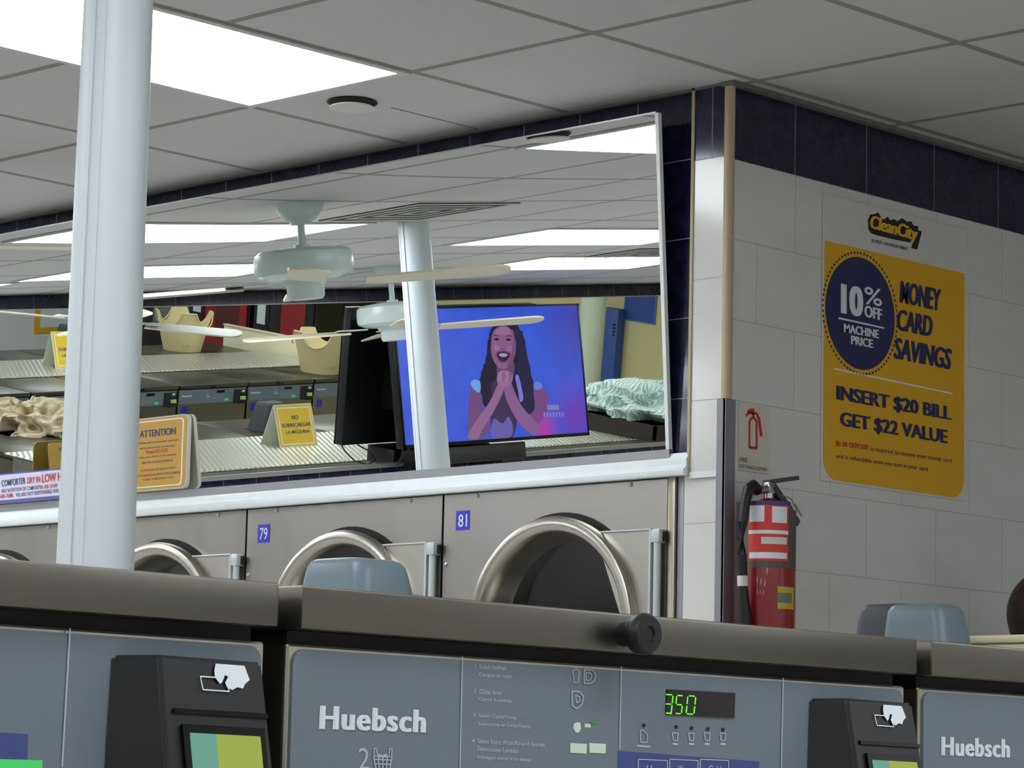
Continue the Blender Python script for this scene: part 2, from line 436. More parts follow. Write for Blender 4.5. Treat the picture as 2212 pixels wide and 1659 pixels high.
# ------------------------------------------------------------------ columns
def column(x, y, label, ang):
    t = thing('support_column', label, 'column', (x, y, 0))
    t['kind'] = 'thing'
    rb, rt = .073, .057
    b = MB(); b.lathe([(0, 0), (rb, 0), (rt, H), (0, H)], Matrix.Translation((x, y, 0)), 56); b.build('shaft', M_COLM, t)
    b = MB()
    for k, (da, w_) in enumerate(((0, .006), (.17, .005))):
        pass
    A = Vector((cos(ang), sin(ang), 0)); Bt = Vector((-sin(ang), cos(ang), 0))
    o = Vector((x, y, 0))
    def strip(s0, s1, r0):
        q = []
        for s in (s0, (s0+s1)/2, s1):
            q.append(A.copy() if False else (A*cos(s)+Bt*sin(s)))
        for i in range(2):
            for (u, v) in ((q[i], q[i+1]),):
                b.face([o+u*(rb+r0), o+v*(rb+r0), o+v*(rt+r0)+Vector((0, 0, H-.001)), o+u*(rt+r0)+Vector((0, 0, H-.001))])
                b.face([o+u*rb*.97, o+u*(rb+r0), o+u*(rt+r0)+Vector((0, 0, H-.001)), o+u*rt*.97+Vector((0, 0, H-.001))])
                b.face([o+v*rb*.97, o+v*(rb+r0), o+v*(rt+r0)+Vector((0, 0, H-.001)), o+v*rt*.97+Vector((0, 0, H-.001))])
    strip(-.20, .08, .004); strip(.16, .40, .003)
    b.build('seam_strip', M_COLM, t, smooth=0)
    return t
# direction from a column to the camera, then turned towards the seam
column(.705, -2.5, 'white boxed column standing in front of the dryers at the left', math.atan2(-5.63+2.5, 4.7-.7)-.72)
column(-3.01, -2.0, 'white column reflected in the mirror in front of the TV', math.atan2(-5.63+2.0, 4.7+3.0)+.95+1.2)

# ================================================================== DRYERS
def dryer():
    x0, x1 = -.980, -.187; xc = -.548; zt = H-.986
    t = thing('dryer', '', 'dryer', ((x0+x1)/2, 0, 0))
    MB().box((x0, .07, 0), (x1, .80, zt)).build('cabinet', M_STEELT, t, smooth=0)
    b = MB(); u0, u1 = x0+.0015, x1-.0015
    for za, zb_, zc in ((.03, .985, .62), (.987, zt-.001, H-1.357)):
        A_ = [2*pi*i/64 for i in range(64)] + [math.atan2(q-zc, p-xc) % (2*pi) for p in (u0, u1) for q in (za, zb_)]; A_.sort(); ri = []
        for a in A_:
            c_, s_ = cos(a), sin(a); tt = min(((u1-xc)/c_ if c_ > 1e-9 else (u0-xc)/c_ if c_ < -1e-9 else 9), ((zb_-zc)/s_ if s_ > 1e-9 else (za-zc)/s_ if s_ < -1e-9 else 9))
            ri.append([b.b.verts.new(v) for v in ((xc+.262*c_, .07, zc+.262*s_), (xc+.262*c_, -.008, zc+.262*s_), (xc+tt*c_, -.008, zc+tt*s_), (xc+tt*c_, .07, zc+tt*s_))])
        for p, q in zip(ri, ri[1:]+ri[:1]):
            for k in range(3): b.b.faces.new((p[k], q[k], q[k+1], p[k+1]))
    b.build('front_panel', M_STEEL, t, smooth=30)
    for px, pz in ((-.856, H-.995), (-.312, H-.995), (-.968, H-1.174), (-.968, H-1.55), (-.2, H-1.6)):
        MB().lathe([(0, 0), (.0065, 0), (.0060, .003), (.003, .0055), (0, .006)], Matrix.Translation((px, -.008, pz)) @ Matrix.Rotation(pi/2, 4, 'X'), 12).build('bolt', M_ALU, t)
    MB().box((-.932, -.0092, H-1.0845), (-.882, -.0078, H-1.0325)).build('number_sticker', M_BLUEST, t, smooth=0)
    for zc, lower in ((H-1.357, 0), (.62, 1)):
        Mx = Matrix.Translation((xc, -.008, zc)) @ Matrix.Rotation(pi/2, 4, 'X')
        d = MB().lathe([(.285, .0), (.302, .0), (.302, .003), (.285, .003)], Mx, 64, True).build('door_shade_ring', M_GAP, t)  # flat black ring, the shade round the door put into colour
        # ring: local z points to -y (out of the wall)
        rg = MB().lathe([(.276, .004), (.288, .014), (.290, .034), (.284, .046), (.270, .051), (.258, .048), (.249, .038), (.240, .006), (.232, -.045), (.228, -.06)], Mx, 72).build('door', M_RING, t)
        MB().lathe([(0, -.058), (.16, -.056), (.231, -.050)], Mx, 64).build('door_glass', M_GLASSD, rg)
        # hinge plate and hinge
        p = MB().prism([(xc+.135, -.012, zc+.243), (-.226, -.012, zc+.243), (-.226, -.012, zc-.243), (xc+.135, -.012, zc-.243), (xc+.24, -.012, zc)], (0, -.016, 0)).build('hinge_plate', mat('hinge_plate_steel', 'b4afa6', .38, metal=.85), t, smooth=0)
        MB().cyl((xc+.150, -.030, zc+.2425), (-.226, -.030, zc+.2425), .0028, n=10).build('rolled_edge', mat('hinge_chrome', 'c2c7c7', .4, metal=.35), p)
        b = MB().box((-.2255, -.034, zc-.245), (-.219, -.010, zc+.245))
        b.box((-.2185, -.036, zc+.208), (-.190, -.008, zc+.243), .004).box((-.2185, -.036, zc-.243), (-.190, -.008, zc-.208), .004)
        b.cyl((-.205, -.024, zc-.21), (-.205, -.024, zc+.21), .0095)
        b.build('hinge', mat('hinge_chrome', 'c2c7c7', .4, metal=.35), p)
        MB().box((-.190, -.022, zc+.212), (-.183, -.008, zc+.236)).build('recess_shade_block', M_BLACK, p, smooth=0)  # black block in place of a recess lying in shade
    return t
D0 = dryer()
GD = 'wall dryers below the mirror'
def dryer_number(root, txt):
    b = MB(); dx = root.location.x + .5835
    put_text(b, txt, (dx-.923, -.0098, H-1.076), (dx-.889, -.0098, H-1.076), (dx-.923, -.0098, H-1.042), bold=.015)
    b.build('number', mat('number_print', 'c7c9df', .5, var=0), root, smooth=0)
dr = [D0]
for k in (1, 2, 3, 4, 5, 6):
    c = copy_tree(D0); c.location.x -= .798*k; dr.append(c)
for d, n, l in zip(dr, ('81', '79', '', '', '', '', ''),
    ('stainless wall dryer with blue number 81 sticker next to the tiled corner',
     'stainless wall dryer with blue number 79 sticker behind the grey hood',
     'stainless wall dryer half hidden by the white column, left of number 79',
     'stainless wall dryer at the far left edge, left of the white column') + ('stainless wall dryer further along the wall, out of view to the left',)*3):
    d['label'] = l; d['group'] = GD
    if n: dryer_number(d, n)
    else:
        for ch in list(d.children):
            if ch.name.startswith('number_sticker'): bpy.data.objects.remove(ch)
struct(MB().box((-.184, -.012, 0), (-.160, .75, H-.9845), .002).build('trim_8', M_STEELT))
struct(MB().box((-.158, -.004, 0), (-.138, .75, H-.9845), .002).build('trim_9', M_GUARD))

# ================================================================== WASHERS
ZL, ZT = H-1.674, H-1.645                     # lid skirt
PX = 3.2155                                   # plane of the control panel
def pf(px, py, d=0): return onx(px, py, PX+d)
def washer():
    yc = -3.966; x0, x1 = 2.44, 3.21; y0, y1 = yc-.341, yc+.341
    t = thing('washer', '', 'washer', (x0, yc, 0))
    MB().box((x0, y0, .10), (x1, y1, ZL-.011)).box((x0+.02, y0+.02, 0), (x1-.05, y1-.02, .10)).build('cabinet', M_WBODY, t, smooth=0)
    MB().box((x0+.01, y0+.006, ZL-.0115), (x1-.004, y1-.006, ZL)).build('lid_gap_shade', M_GAP, t, smooth=0)  # black strip painted for the shade under the lid
    MB().box((x0, y0, ZL), (3.227, y1, ZT), .0022, 2).build('lid', M_LID, t)
    # control panel: stainless rim with grey overlay
    pn = MB().box((x1-.001, y0, ZL-.120), (PX-.0018, y1, ZL-.0095), .0015, 1).build('control_panel', mat('panel_rim_steel', 'b9b2a6', .28, metal=.9), t)
    def rr(a, b_, c_, d_, r):                # y,z rounded rectangle
        o = []
        for cy, cz, s in ((b_-r, d_-r, 0), (a+r, d_-r, 1), (a+r, c_+r, 2), (b_-r, c_+r, 3)):
            for i in range(5):
                an = (s + i/4)*pi/2; o.append((PX-.002, cy+r*cos(an), cz+r*sin(an)))
        return o
    MB().prism(rr(y0+.004, y1-.004, ZL-.118, ZL-.0125, .010), (.002, 0, 0)).build('overlay', M_PANEL, pn, smooth=0)
    e = .0004
    # keypad field
    b = MB()
    q = [pf(1335, 1622, e), pf(1640, 1645, e), pf(1640, 1690, e), pf(1335, 1672, e)]
    b.face(q); b.build('keypad', mat('blue_keypad', '3c4a86', .45, var=0), pn, smooth=0)
    def line(b, p, q, w_=1.6, d=.0008):
        p, q = Vector((p[0], p[1], 0)), Vector((q[0], q[1], 0)); n = (q-p).normalized(); n = Vector((-n.y, n.x, 0))*w_/2
        b.face([pf(v.x, v.y, d) for v in (p+n, q+n, q-n, p-n)])
    def loop(b, pts, w_=1.6):
        for i in range(len(pts)): line(b, pts[i], pts[(i+1) % len(pts)], w_)
    for x, ya, yb in ((999, 1418, 1690), (1342.5, 1440, 1618), (1692, 1464, 1700)):
        b = MB(); line(b, (x, ya), (x-(yb-ya)*.022, yb), 2.2); b.build('divider_line', M_GREYP, pn, smooth=0)
    b = MB(); put_text(b, 'Huebsch', pf(689, 1575, e), pf(919, 1583, e), pf(691, 1524, e), bold=.05, spacing=1.12)
    b.build('logo_lettering', M_WHITE, pn, smooth=0)
    b = MB(); put_text(b, '2', pf(774, 1662, e), pf(797, 1663, e), pf(775, 1615, e), bold=0)
    # laundry basket sign
    top, bot = [(808, 1626), (845, 1628)], [(814, 1664), (839, 1665)]
    line(b, (808, 1640), (846, 1642), 2.5); line(b, (810, 1650), (844, 1651), 2.5); line(b, (812, 1660), (842, 1661), 2.5)
    for xa, xb in ((807, 813), (817, 820), (827, 827), (837, 834), (847, 841)): line(b, (xa, 1634), (xb, 1666), 2.5)
    loop(b, [(808, 1616), (813, 1617), (816, 1632), (809, 1634)], 2); loop(b, [(842, 1617), (847, 1617), (846, 1635), (840, 1634)], 2)
    b.face([pf(x, y, e) for x, y in ((815, 1636), (818, 1629), (827, 1631), (834, 1628), (841, 1637))])
    b.build('load_sign', M_GREYP, pn, smooth=0)
    b = MB()
    rows = [('1  Load clothes', 1026, 1434, 1093, 10), ('Cargue la ropa', 1035, 1453, 1105, 10),
            ('2  Close door', 1024, 1488, 1084, 10), ('Cierre la puerta', 1034, 1506, 1105, 10),
            ('3  Select Cycle/Temp', 1023, 1541, 1116, 10), ('Seleccione el Ciclo/Temp', 1033, 1559, 1145, 10),
            ('4  Select Extra Wash/Rinse if desired', 1020, 1595, 1176, 10), ('Seleccione Lavado', 1031, 1612, 1119, 10), ('Enjuague extra si lo desea', 1031, 1631, 1147, 10)]
    for s, xa, y, xb, h in rows:
        sl = .055*(xb-xa)
        put_text(b, s, pf(xa, y+h, e), pf(xb, y+h+sl, e), pf(xa, y, e), bold=.012)
    b.build('instruction_lettering', M_GREYP, pn, smooth=0)
    b = MB()
    loop(b, [(1236, 1452), (1241, 1446), (1247, 1446), (1253, 1453), (1250, 1458), (1249, 1474), (1240, 1474), (1239, 1457)], 1.5)
    loop(b, [(1262, 1447), (1280, 1447), (1287, 1458), (1284, 1470), (1276, 1476), (1262, 1476)], 2.2); loop(b, [(1266, 1453), (1276, 1454), (1279, 1462), (1274, 1470), (1266, 1469)], 1.6)
    loop(b, [(1236, 1493), (1252, 1494), (1261, 1506), (1257, 1521), (1246, 1531), (1236, 1524)], 2.2); loop(b, [(1243, 1502), (1252, 1505), (1253, 1515), (1246, 1518)], 1.6)
    for xs in (1456, 1491, 1525, 1559):       # programme signs under the display
        loop(b, [(xs-4, 1583), (xs+9, 1584), (xs+7, 1600), (xs-1, 1600)], 2)
        b.face([pf(x, y, e) for x, y in ((xs-3, 1604), (xs+8, 1605), (xs+8, 1610), (xs-3, 1609))])
    loop(b, [(1383, 1578), (1390, 1577), (1399, 1588), (1398, 1604), (1384, 1603)], 2)
    b.face([pf(x, y, e) for x, y in ((1376, 1609), (1405, 1611), (1405, 1615), (1376, 1613))])
    b.build('printed_sign', M_GREYP, pn, smooth=0); b = MB()
    for xa, xb, s in ((1379, 1442, 'Hot'), (1447, 1508, 'Warm'), (1513, 1574, 'Cold')):
        loop(b, [(xa, 1640), (xb, 1643), (xb-1, 1685), (xa-1, 1682)], 2)
        put_text(b, s, pf(xa+18, 1668, .0008), pf(xb-16, 1670, .0008), pf(xa+18, 1653, .0008), bold=.01)
    b.build('key_outline', M_GREYP, pn, smooth=0)
    b = MB()
    b.face([pf(x, y, e) for x, y in ((1240, 1563), (1247, 1560), (1254, 1561), (1255, 1575), (1250, 1583), (1243, 1582), (1238, 1572))])
    b.face([pf(x, y, e) for x, y in ((1263, 1563), (1276, 1564), (1276, 1572), (1263, 1571))])
    for xa in (1232, 1273): b.face([pf(x, y, e) for x, y in ((xa, 1605), (xa+36, 1607), (xa+35, 1628), (xa, 1626))])
    b.build('pale_button_sign', mat('pale_green_print', 'cfe0cc', .5, var=0), pn, smooth=0)
    b = MB(); b.face([pf(x, y, e) for x, y in ((1277, 1556), (1288, 1557), (1288, 1564), (1277, 1563))])
    b.build('green_arrow_sign', mat('green_print', '2f9a2c', .5, var=0), pn, smooth=0)
    b = MB()
    for xs, ys in ((1391, 1567), (1461, 1570), (1494, 1573), (1529, 1575), (1562, 1576)):
        b.face([pf(xs+4*cos(i*pi/4), ys+4.5*sin(i*pi/4), e) for i in range(8)])
    b.build('indicator_lamp', M_BLK, pn, smooth=0)
    # display
    ds = MB().prism([pf(*q) for q in ((1439, 1489), (1586, 1497), (1584, 1551), (1437, 1544))], (.0012, 0, 0)).build('display', mat('display_window', '1c1012', .2, var=0), pn, smooth=0)
    b = MB(); SEG = {'3': 'abgcd', '5': 'afgcd', '0': 'abcdef'}
    for (xa, ya, wd, hh), ch, cut in (((1432, 1500, 19, 41), '3', 1), ((1459, 1502, 14, 40), '5', 0), ((1483, 1503, 17, 40), '0', 0)):
        sl = 3
        A, B_, Cc, Dd = (xa+sl, ya), (xa+wd+sl, ya+1), (xa+wd-1, ya+hh), (xa-1, ya+hh-1); E_, F_ = (xa+1, ya+hh/2), (xa+wd+1, ya+hh/2+.5)
        sg = dict(a=(A, B_), b=(B_, F_), c=(F_, Cc), d=(Cc, Dd), e=(Dd, E_), f=(E_, A), g=(E_, F_))
        for s in SEG[ch]:
            p, q = sg[s]; p = (p[0]+(q[0]-p[0])*.12, p[1]+(q[1]-p[1])*.1); q = (q[0]-(q[0]-p[0])*.12, q[1]-(q[1]-p[1])*.1)
            p = (max(p[0], 1438.5), p[1]); q = (max(q[0], 1438.5), q[1])
            line(b, p, q, 2.6, .0015)
    b.face([pf(x, y, .0015) for x, y in ((1448, 1538), (1451, 1538), (1451, 1543), (1448, 1543))])
    b.build('digits', mat('green_digits', '1d7a10', .5, var=0, emit=(.12, .75, .02), es=1.1), pn, smooth=0)
    # status strip low on the panel
    b = MB(); ya = yc - .085
    b.box((PX, pf(-25, 1640).y+.702, ZL-.108), (PX+.001, pf(90, 1640).y+.702, pf(45, 1641).z))
    b.build('status_light', mat('green_status', '1f9c3a', .4, var=0, emit=(.10, .7, .2), es=.35), pn, smooth=0)
    # black lock knob on the lid
    k = pf(1347, 1371, .0115)
    Mk = Matrix.Translation(k) @ Matrix.Rotation(pi/2, 4, 'Y')
    MB().lathe([(0, 0), (.009, 0), (.009, .013), (.0145, .014), (.0155, .017), (.0155, .022), (.0135, .0255), (.006, .0258), (.0055, .0245), (0, .0245)], Mk, 28).build('lock_knob', M_BLACK, t)
    # card reader: wedge that stands out from the panel, deeper towards the bottom
    ya, yb = pf(1748, 1560).y + .0, y1 - .024
    zt_, zm, zb = pf(1800, 1512).z, ZL-.085, ZL-.128
    q = [(PX-.001, ya-.002, zt_), (PX+.022, ya+.020, zt_+.001), (PX+.024, yb, zt_), (PX-.001, yb, zt_)]
    r_ = [(PX-.001, ya-.005, zb), (PX+.044, ya+.016, zb), (PX+.046, yb, zb), (PX-.001, yb, zb)]
    b = MB(); A = [b.b.verts.new(v) for v in q]; B_ = [b.b.verts.new(v) for v in r_]
    b.b.faces.new(A); b.b.faces.new(B_[::-1])
    for i in range(4): b.b.faces.new((A[i], A[(i+1) % 4], B_[(i+1) % 4], B_[i]))
    bmesh.ops.bevel(b.b, geom=b.b.edges[:], offset=.0022, segments=2, affect='EDGES')
    rd = b.build('card_reader', M_BLACK, t)
    O = Vector(q[1]); U = (Vector(q[2])-O); V = (Vector(r_[1])-O)   # front face: right, down
    W_ = U.length; L_ = V.length; Un = U.normalized(); Vn = (V - V.dot(Un)*Un).normalized(); Nn = Vn.cross(Un)
    if Nn.x < 0: Nn = -Nn
    def fp(u, v, d=.0012): return O + Un*(u*W_) + Vn*v + Nn*d     # u 0..1 across, v metres down
    b = MB().prism([fp(.08, .034, 0), fp(.99, .034, 0), fp(.99, .037, 0), fp(.08, .037, 0)], Nn*.0016).build('card_slot', M_BLKG, rd, smooth=0)
    b = MB()
    h = [(.50, .008), (.52, .0035), (.80, .0035), (.84, .0125), (.79, .0155), (.765, .0185), (.71, .018), (.66, .020), (.61, .0185), (.595, .0155), (.63, .0115), (.60, .0105), (.57, .0150), (.545, .0165), (.50, .0125)]
    b.face([fp(u, v, .0014) for u, v in h])
    for p_, q_ in (((.36, .0125), (.555, .0125)), ((.36, .0125), (.375, .021)), ((.375, .021), (.63, .021)), ((.63, .021), (.615, .0175))):
        p_, q_ = fp(*p_, .0014), fp(*q_, .0014); n = (q_-p_).normalized().cross(Nn)*.0004
        b.face([p_+n, q_+n, q_-n, p_-n])
    b.build('hand_sign', M_WHITE, rd, smooth=0)
    sc_ = MB().prism([fp(.14, .044, 0), fp(.93, .044, 0), fp(.93, .083, 0), fp(.14, .083, 0)], Nn*.0025).build('screen_bezel', M_BLKG, rd, smooth=0)
    k2 = NT('reader_screen'); v_, s_ = k2.obj(); fac = k2.math('GREATER_THAN', s_[1], fp(.45, .07).y - yc)
    k2.l(k2.mix(fac, lin('4f8c84'), lin('8f9a22')), k2.b.inputs['Emission Color']); k2.b.inputs['Emission Strength'].default_value = .75
    k2.b.inputs['Base Color'].default_value = (.05, .08, .03, 1)
    MB().prism([fp(.20, .0495, .0022), fp(.88, .0495, .0022), fp(.88, .078, .0022), fp(.20, .078, .0022)], Nn*.0006).build('screen', k2.m, rd, smooth=0)
    # front door and sticker below the panel
    Md = Matrix.Translation((x1, yc, .50)) @ Matrix.Rotation(pi/2, 4, 'Y')
    rg = MB().lathe([(.225, 0), (.235, .01), (.23, .035), (.205, .045), (.18, .03), (.175, .005)], Md, 48).build('door', M_RING, t)
    MB().lathe([(0, .03), (.10, .026), (.178, .012)], Md, 40).build('door_glass', M_GLASSD, rg)
    MB().box((x1, y0+.04, ZL-.20), (x1+.001, y0+.095, ZL-.14)).build('number_sticker', M_BLUEST, t, smooth=0)
    return t
W0 = washer()
GW = 'front load washers of the near row'
W0['label'] = 'front load washer in the middle of the near row, its display reading 3.50'; W0['group'] = GW
for dy, l in ((-.702, 'front load washer at the lower left corner, with a lit green card reader screen'), (.702, 'front load washer at the lower right edge of the near row')):
    c = copy_tree(W0, skip=('lock_knob',)); c.location.y += dy; c['label'] = l
GR = 'washers seen only by way of the mirrors'
LR = 'washer of the rows reflected in the mirror above the dryers'
small = ('divider_line', 'instruction_lettering', 'load_sign', 'green_arrow_sign', 'indicator_lamp', 'digits', 'door_glass', 'keypad')
def wcopy(x, y, turn):
    c = copy_tree(W0, skip=small); c.rotation_euler.z = pi if turn else 0
    c.location = (x, y, 0); c['label'] = LR; c['group'] = GR; return c
for k in range(6): wcopy(1.97, -7.37-.702*k, True)       # row that faces the left mirror
for k in range(4): wcopy(2.44, -8.76-.702*k, False)
for k in range(2): wcopy(1.97, -1.36-1.404*k, True)
for k in range(6): wcopy(-1.12, -6.2-.702*k, False)      # second island
# service bulkheads with ribbed covers
def bulkhead(x0, x1, y0, y1, c0, c1, label):
    t = thing('service_bulkhead', label, 'bulkhead', ((x0+x1)/2, (y0+y1)/2, 0))
    MB().box((x0, y0, 0), (x1, y1, ZT-.002)).build('housing', mat('bulkhead_steel', '8a8780', .5, metal=.6), t, smooth=0)
    MB().box((c0, y0, ZT+.001), (c1, y1, ZT+.013), .003, 1).build('tread_cover', M_PLATE, t, smooth=0)
bulkhead(2.0, 2.41, -11.2, -1.02, 1.82, 2.62, 'ribbed metal cover along the middle of the washer row, reflected in the mirror')
bulkhead(-2.05, -1.15, -12.0, -5.8, -2.05, -1.05, 'ribbed metal cover under the yellow tent sign, reflected at the bottom of the mirror')
def end_board(x0, x1, y, label):
    t = thing('end_board', label, 'board', ((x0+x1)/2, y, 0))
    MB().box((x0, y-.012, 0), (x1, y+.012, ZT+.165), .004).build('panel', M_CREAM, t)
    MB().box((x0-.005, y-.02, ZT+.165), (x1+.005, y+.02, ZT+.18), .004).build('cap', M_CREAM, t)
end_board(1.2, 3.22, -.98, 'cream board at the right edge behind the near washers and the grey hood')
end_board(1.2, 3.15, -11.275, 'cream sloping board behind the baskets, reflected in the mirror')

# ------------------------------------------------------------------ grey hoods on the washers
def hood(x, y, label, mt, turn=0, wb=.225, ht=.202, dp=.17, group=None):
    t = thing('machine_hood', label, 'hood', (x, y, ZT), group)
    def ring(z, w_, d_, r, off):
        o = []
        for cx, cy, s in ((d_/2-r, w_/2-r, 0), (-d_/2+r, w_/2-r, 1), (-d_/2+r, -w_/2+r, 2), (d_/2-r, -w_/2+r, 3)):
            for i in range(6):
                an = (s+i/5)*pi/2; o.append(Vector((x+off+cx+r*cos(an), y+cy+r*sin(an), ZT+z)))
        return o
    b = MB(); rings = []
    for z, w_, d_, r, off in ((.0, wb, dp, .022, 0), (ht*.3, wb*.91, dp*.94, .022, -.004), (ht*.62, wb*.80, dp*.86, .024, -.008), (ht*.86, wb*.72, dp*.78, .024, -.012), (ht*.945, wb*.68, dp*.73, .023, -.013), (ht*.985, wb*.63, dp*.66, .022, -.014), (ht, wb*.56, dp*.56, .018, -.015)):
        rings.append([b.b.verts.new(v) for v in ring(z, w_, d_, r, off)])
    n = len(rings[0])
    for a, c in zip(rings, rings[1:]):
        for i in range(n): b.b.faces.new((a[i], a[(i+1) % n], c[(i+1) % n], c[i]))
    b.b.faces.new(rings[-1]); b.b.faces.new(rings[0][::-1])
    b.build('shell', mt, t, smooth=60)
    MB().box((x-dp/2-.006, y-wb/2-.006, ZT), (x+dp/2+.006, y+wb/2+.006, ZT+.006), .002, 1).build('base_flange', mt, t)
    b = MB().box((x+dp/2-.012, y-.05, ZT+.05), (x+dp/2-.006, y+.05, ZT+.075)); b.build('label_strip', M_GREYP if mt is M_HOODD else mt, t, smooth=0)
    return t
p = onx(782, 1270, 1.5); hood(1.5, p.y, 'blue-grey plastic hood in front of dryer 79, above the near washers', M_HOOD, wb=.160)
p = onx(2012, 1370, 1.5); hood(1.5, p.y, 'blue-grey plastic hood at the right, in front of the dark hood', M_HOOD, wb=.130, ht=.222)
p = onx(1948, 1360, 1.32); hood(1.32, p.y, 'dark grey hood half hidden behind the right blue-grey hood', M_HOODD, wb=.135, ht=.236)
GH = 'dark hoods in the mirrored rows'
hood(-.78, -8.27, 'dark grey hood standing behind the yellow tent sign in the mirror', M_HOODD, wb=.25, group=GH)
hood(-.78, -9.5, 'dark grey hood beside the black TV edge in the mirror', M_HOODD, wb=.25, group=GH)
hood(2.9, -9.4, 'dark grey hood reflected at the left, behind the yellow tent sign edge', M_HOODD, wb=.25, ht=.25, group=GH)

# ================================================================== POSTER, FIRE SIGN, EXTINGUISHER
def rp(px, py, d=0): return onx(px, py, d)
P0 = .0
def yz(y, z, d): return Vector((d, y, H+z))
t = thing('wall_poster', 'yellow money card savings sign on the right white tiled wall', 'sign', yz(.68, -.6, .004))
MB().box((.0005, .365, H-.969), (.0045, .993, H-.222), .0015, 1).build('board', mat('poster_white', 'd6d3ce', .4), t)
r = .055; a, b_, c, d = .371, .985, -.963, -.347; pts = [yz(b_, d, .005), yz(a, d, .005)]
for cy, cz, s in ((a+r, c+r, 2), (b_-r, c+r, 3)):
    for i in range(9): an = (s+i/8)*pi/2; pts.append(yz(cy+r*cos(an), cz+r*sin(an), .005))
MB().prism(pts, (.0008, 0, 0)).build('yellow_field', M_YEL, t, smooth=0)
dd = .0066
cc = rp(1859, 677, dd); R_ = .148
b = MB(); b.face([cc + Vector((0, R_*cos(i*pi/24), R_*1.0*sin(i*pi/24))) for i in range(48)]); b.build('blue_disc', M_NAVYP, t, smooth=0)
b = MB()
for i in range(72):
    a0 = i*pi/36; e = Vector((0, cos(a0), sin(a0))); n = Vector((0, -sin(a0), cos(a0)))
    b.face([cc+e*(R_+.008)-n*.0035, cc+e*(R_+.008)+n*.0035, cc+e*(R_+.014)+n*.0035, cc+e*(R_+.014)-n*.0035])
b.build('dotted_ring', M_NAVYP, t, smooth=0)
def tz(bb, s, bl, br, tl, bold=.02, shear=0, dz=dd, spacing=1): put_text(bb, s, rp(*bl, dz), rp(*br, dz), rp(*tl, dz), bold, shear, spacing)
z3 = lambda x, y: (1700+x/4.3203, 420+y/4.3203)
z4 = lambda x, y: (1700+x/4.3203, 780+y/4.3203)
b = MB(); e = .0075
tz(b, '10', z3(503, 1110), z3(712, 1150), z3(503, 828), .06, dz=e)
tz(b, '%', z3(722, 1020), z3(888, 1050), z3(722, 855), .01, dz=e)
tz(b, 'OFF', z3(722, 1140), z3(888, 1180), z3(722, 1030), .05, dz=e)
tz(b, 'MACHINE', z3(532, 1285), z3(858, 1345), z3(532, 1205), .045, dz=e)
tz(b, 'PRICE', z3(597, 1395), z3(802, 1435), z3(597, 1315), .045, dz=e)
b.face([rp(*z3(*q), e) for q in ((482, 1145), (908, 1240), (908, 1255), (482, 1162))])
b.build('white_lettering', M_WHITE, t, smooth=0)
b = MB(); b.face([rp(*z3(*q), dd) for q in ((437, 1617), (1545, 1852), (1545, 1866), (437, 1632))]); b.build('white_rule', M_WHITE, t, smooth=0)
b = MB()
tz(b, 'MONEY', z3(1050, 1010), z3(1440, 1095), z3(1050, 800), .07, .15)
tz(b, 'CARD', z3(1025, 1265), z3(1360, 1335), z3(1025, 1065), .07, .15)
tz(b, 'SAVINGS', z3(995, 1530), z3(1535, 1640), z3(1000, 1330), .07, .15)
b.build('heading_lettering', M_NAVYP, t, smooth=0); b = MB()
tz(b, 'INSERT $20 BILL', z4(460, 378), z4(1535, 572), z4(460, 225), .05)
tz(b, 'GET $22 VALUE', z4(495, 622), z4(1500, 790), z4(495, 470), .05)
b.build('offer_lettering', M_NAVYP, t, smooth=0); b = MB()
tz(b, 'is required to receive your money card', z4(780, 850), z4(1535, 960), z4(780, 795), .01)
tz(b, 'and is refundable once you turn in your card.', z4(458, 915), z4(1322, 1040), z4(458, 862), .01)
b.build('terms_lettering', M_NAVYP, t, smooth=0)
b = MB(); tz(b, '$1.00 DEPOSIT', z4(458, 795), z4(762, 838), z4(458, 740), .02); b.build('red_lettering', M_REDP, t, smooth=0)
b = MB()
b.face([rp(*z3(*q), .0050) for q in ((755, 240), (775, 190), (830, 180), (850, 165), (880, 215), (905, 235), (940, 205), (965, 240), (1000, 230), (1030, 250), (1075, 220), (1120, 255), (1160, 250), (1180, 290), (1225, 295), (1225, 335), (1260, 345), (1215, 515), (1160, 500), (1170, 455), (1000, 420), (850, 385), (790, 365), (760, 330))])
b.build('logo_backing', M_BLK, t, smooth=0)
b = MB(); tz(b, 'CleanCity', z3(768, 350), z3(1215, 470), z3(782, 190), .05, .1, dz=.0056); b.build('logo_lettering', M_YELP, t, smooth=0)
b = MB(); tz(b, 'SUPER LAUNDROMAT', z3(790, 445), z3(1135, 525), z3(790, 412), .015, dz=.0056); b.build('logo_caption', mat('faded_navy_print', '75758a', .5, var=0), t, smooth=0)

t = thing('fire_extinguisher_sign', 'small white plastic sign with a red fire extinguisher outline on the tiled wall', 'sign', rp(1628, 945))
qs = [rp(1597, 870, .003), rp(1662, 882, .003), rp(1660, 1027, .003), rp(1595, 1015, .003)]
yA, yB = qs[0].y, qs[1].y; zA, zB = qs[0].z, qs[3].z
MB().box((.0005, yA, zB), (.004, yB, zA), .001, 1).build('plate', mat('fire_sign_white', 'd2cbbd', .35), t)
b = MB(); z5 = lambda x, y: (1520+x/8.296, 840+y/8.296); e = .0046
def ln(p, q, w_):
    P_, Q_ = rp(*z5(*p), e), rp(*z5(*q), e); n = (Q_-P_).normalized().cross(Vector((1, 0, 0)))*w_/2; b.face([P_+n, Q_+n, Q_-n, P_-n])
for p, q in (((825, 560), (820, 1060)), ((820, 1050), (955, 1060)), ((950, 1065), (950, 580)), ((950, 590), (900, 510)), ((890, 505), (830, 560)), ((895, 510), (885, 430)), ((760, 490), (800, 430)), ((800, 430), (950, 440)), ((950, 440), (985, 520))): ln(p, q, .007)
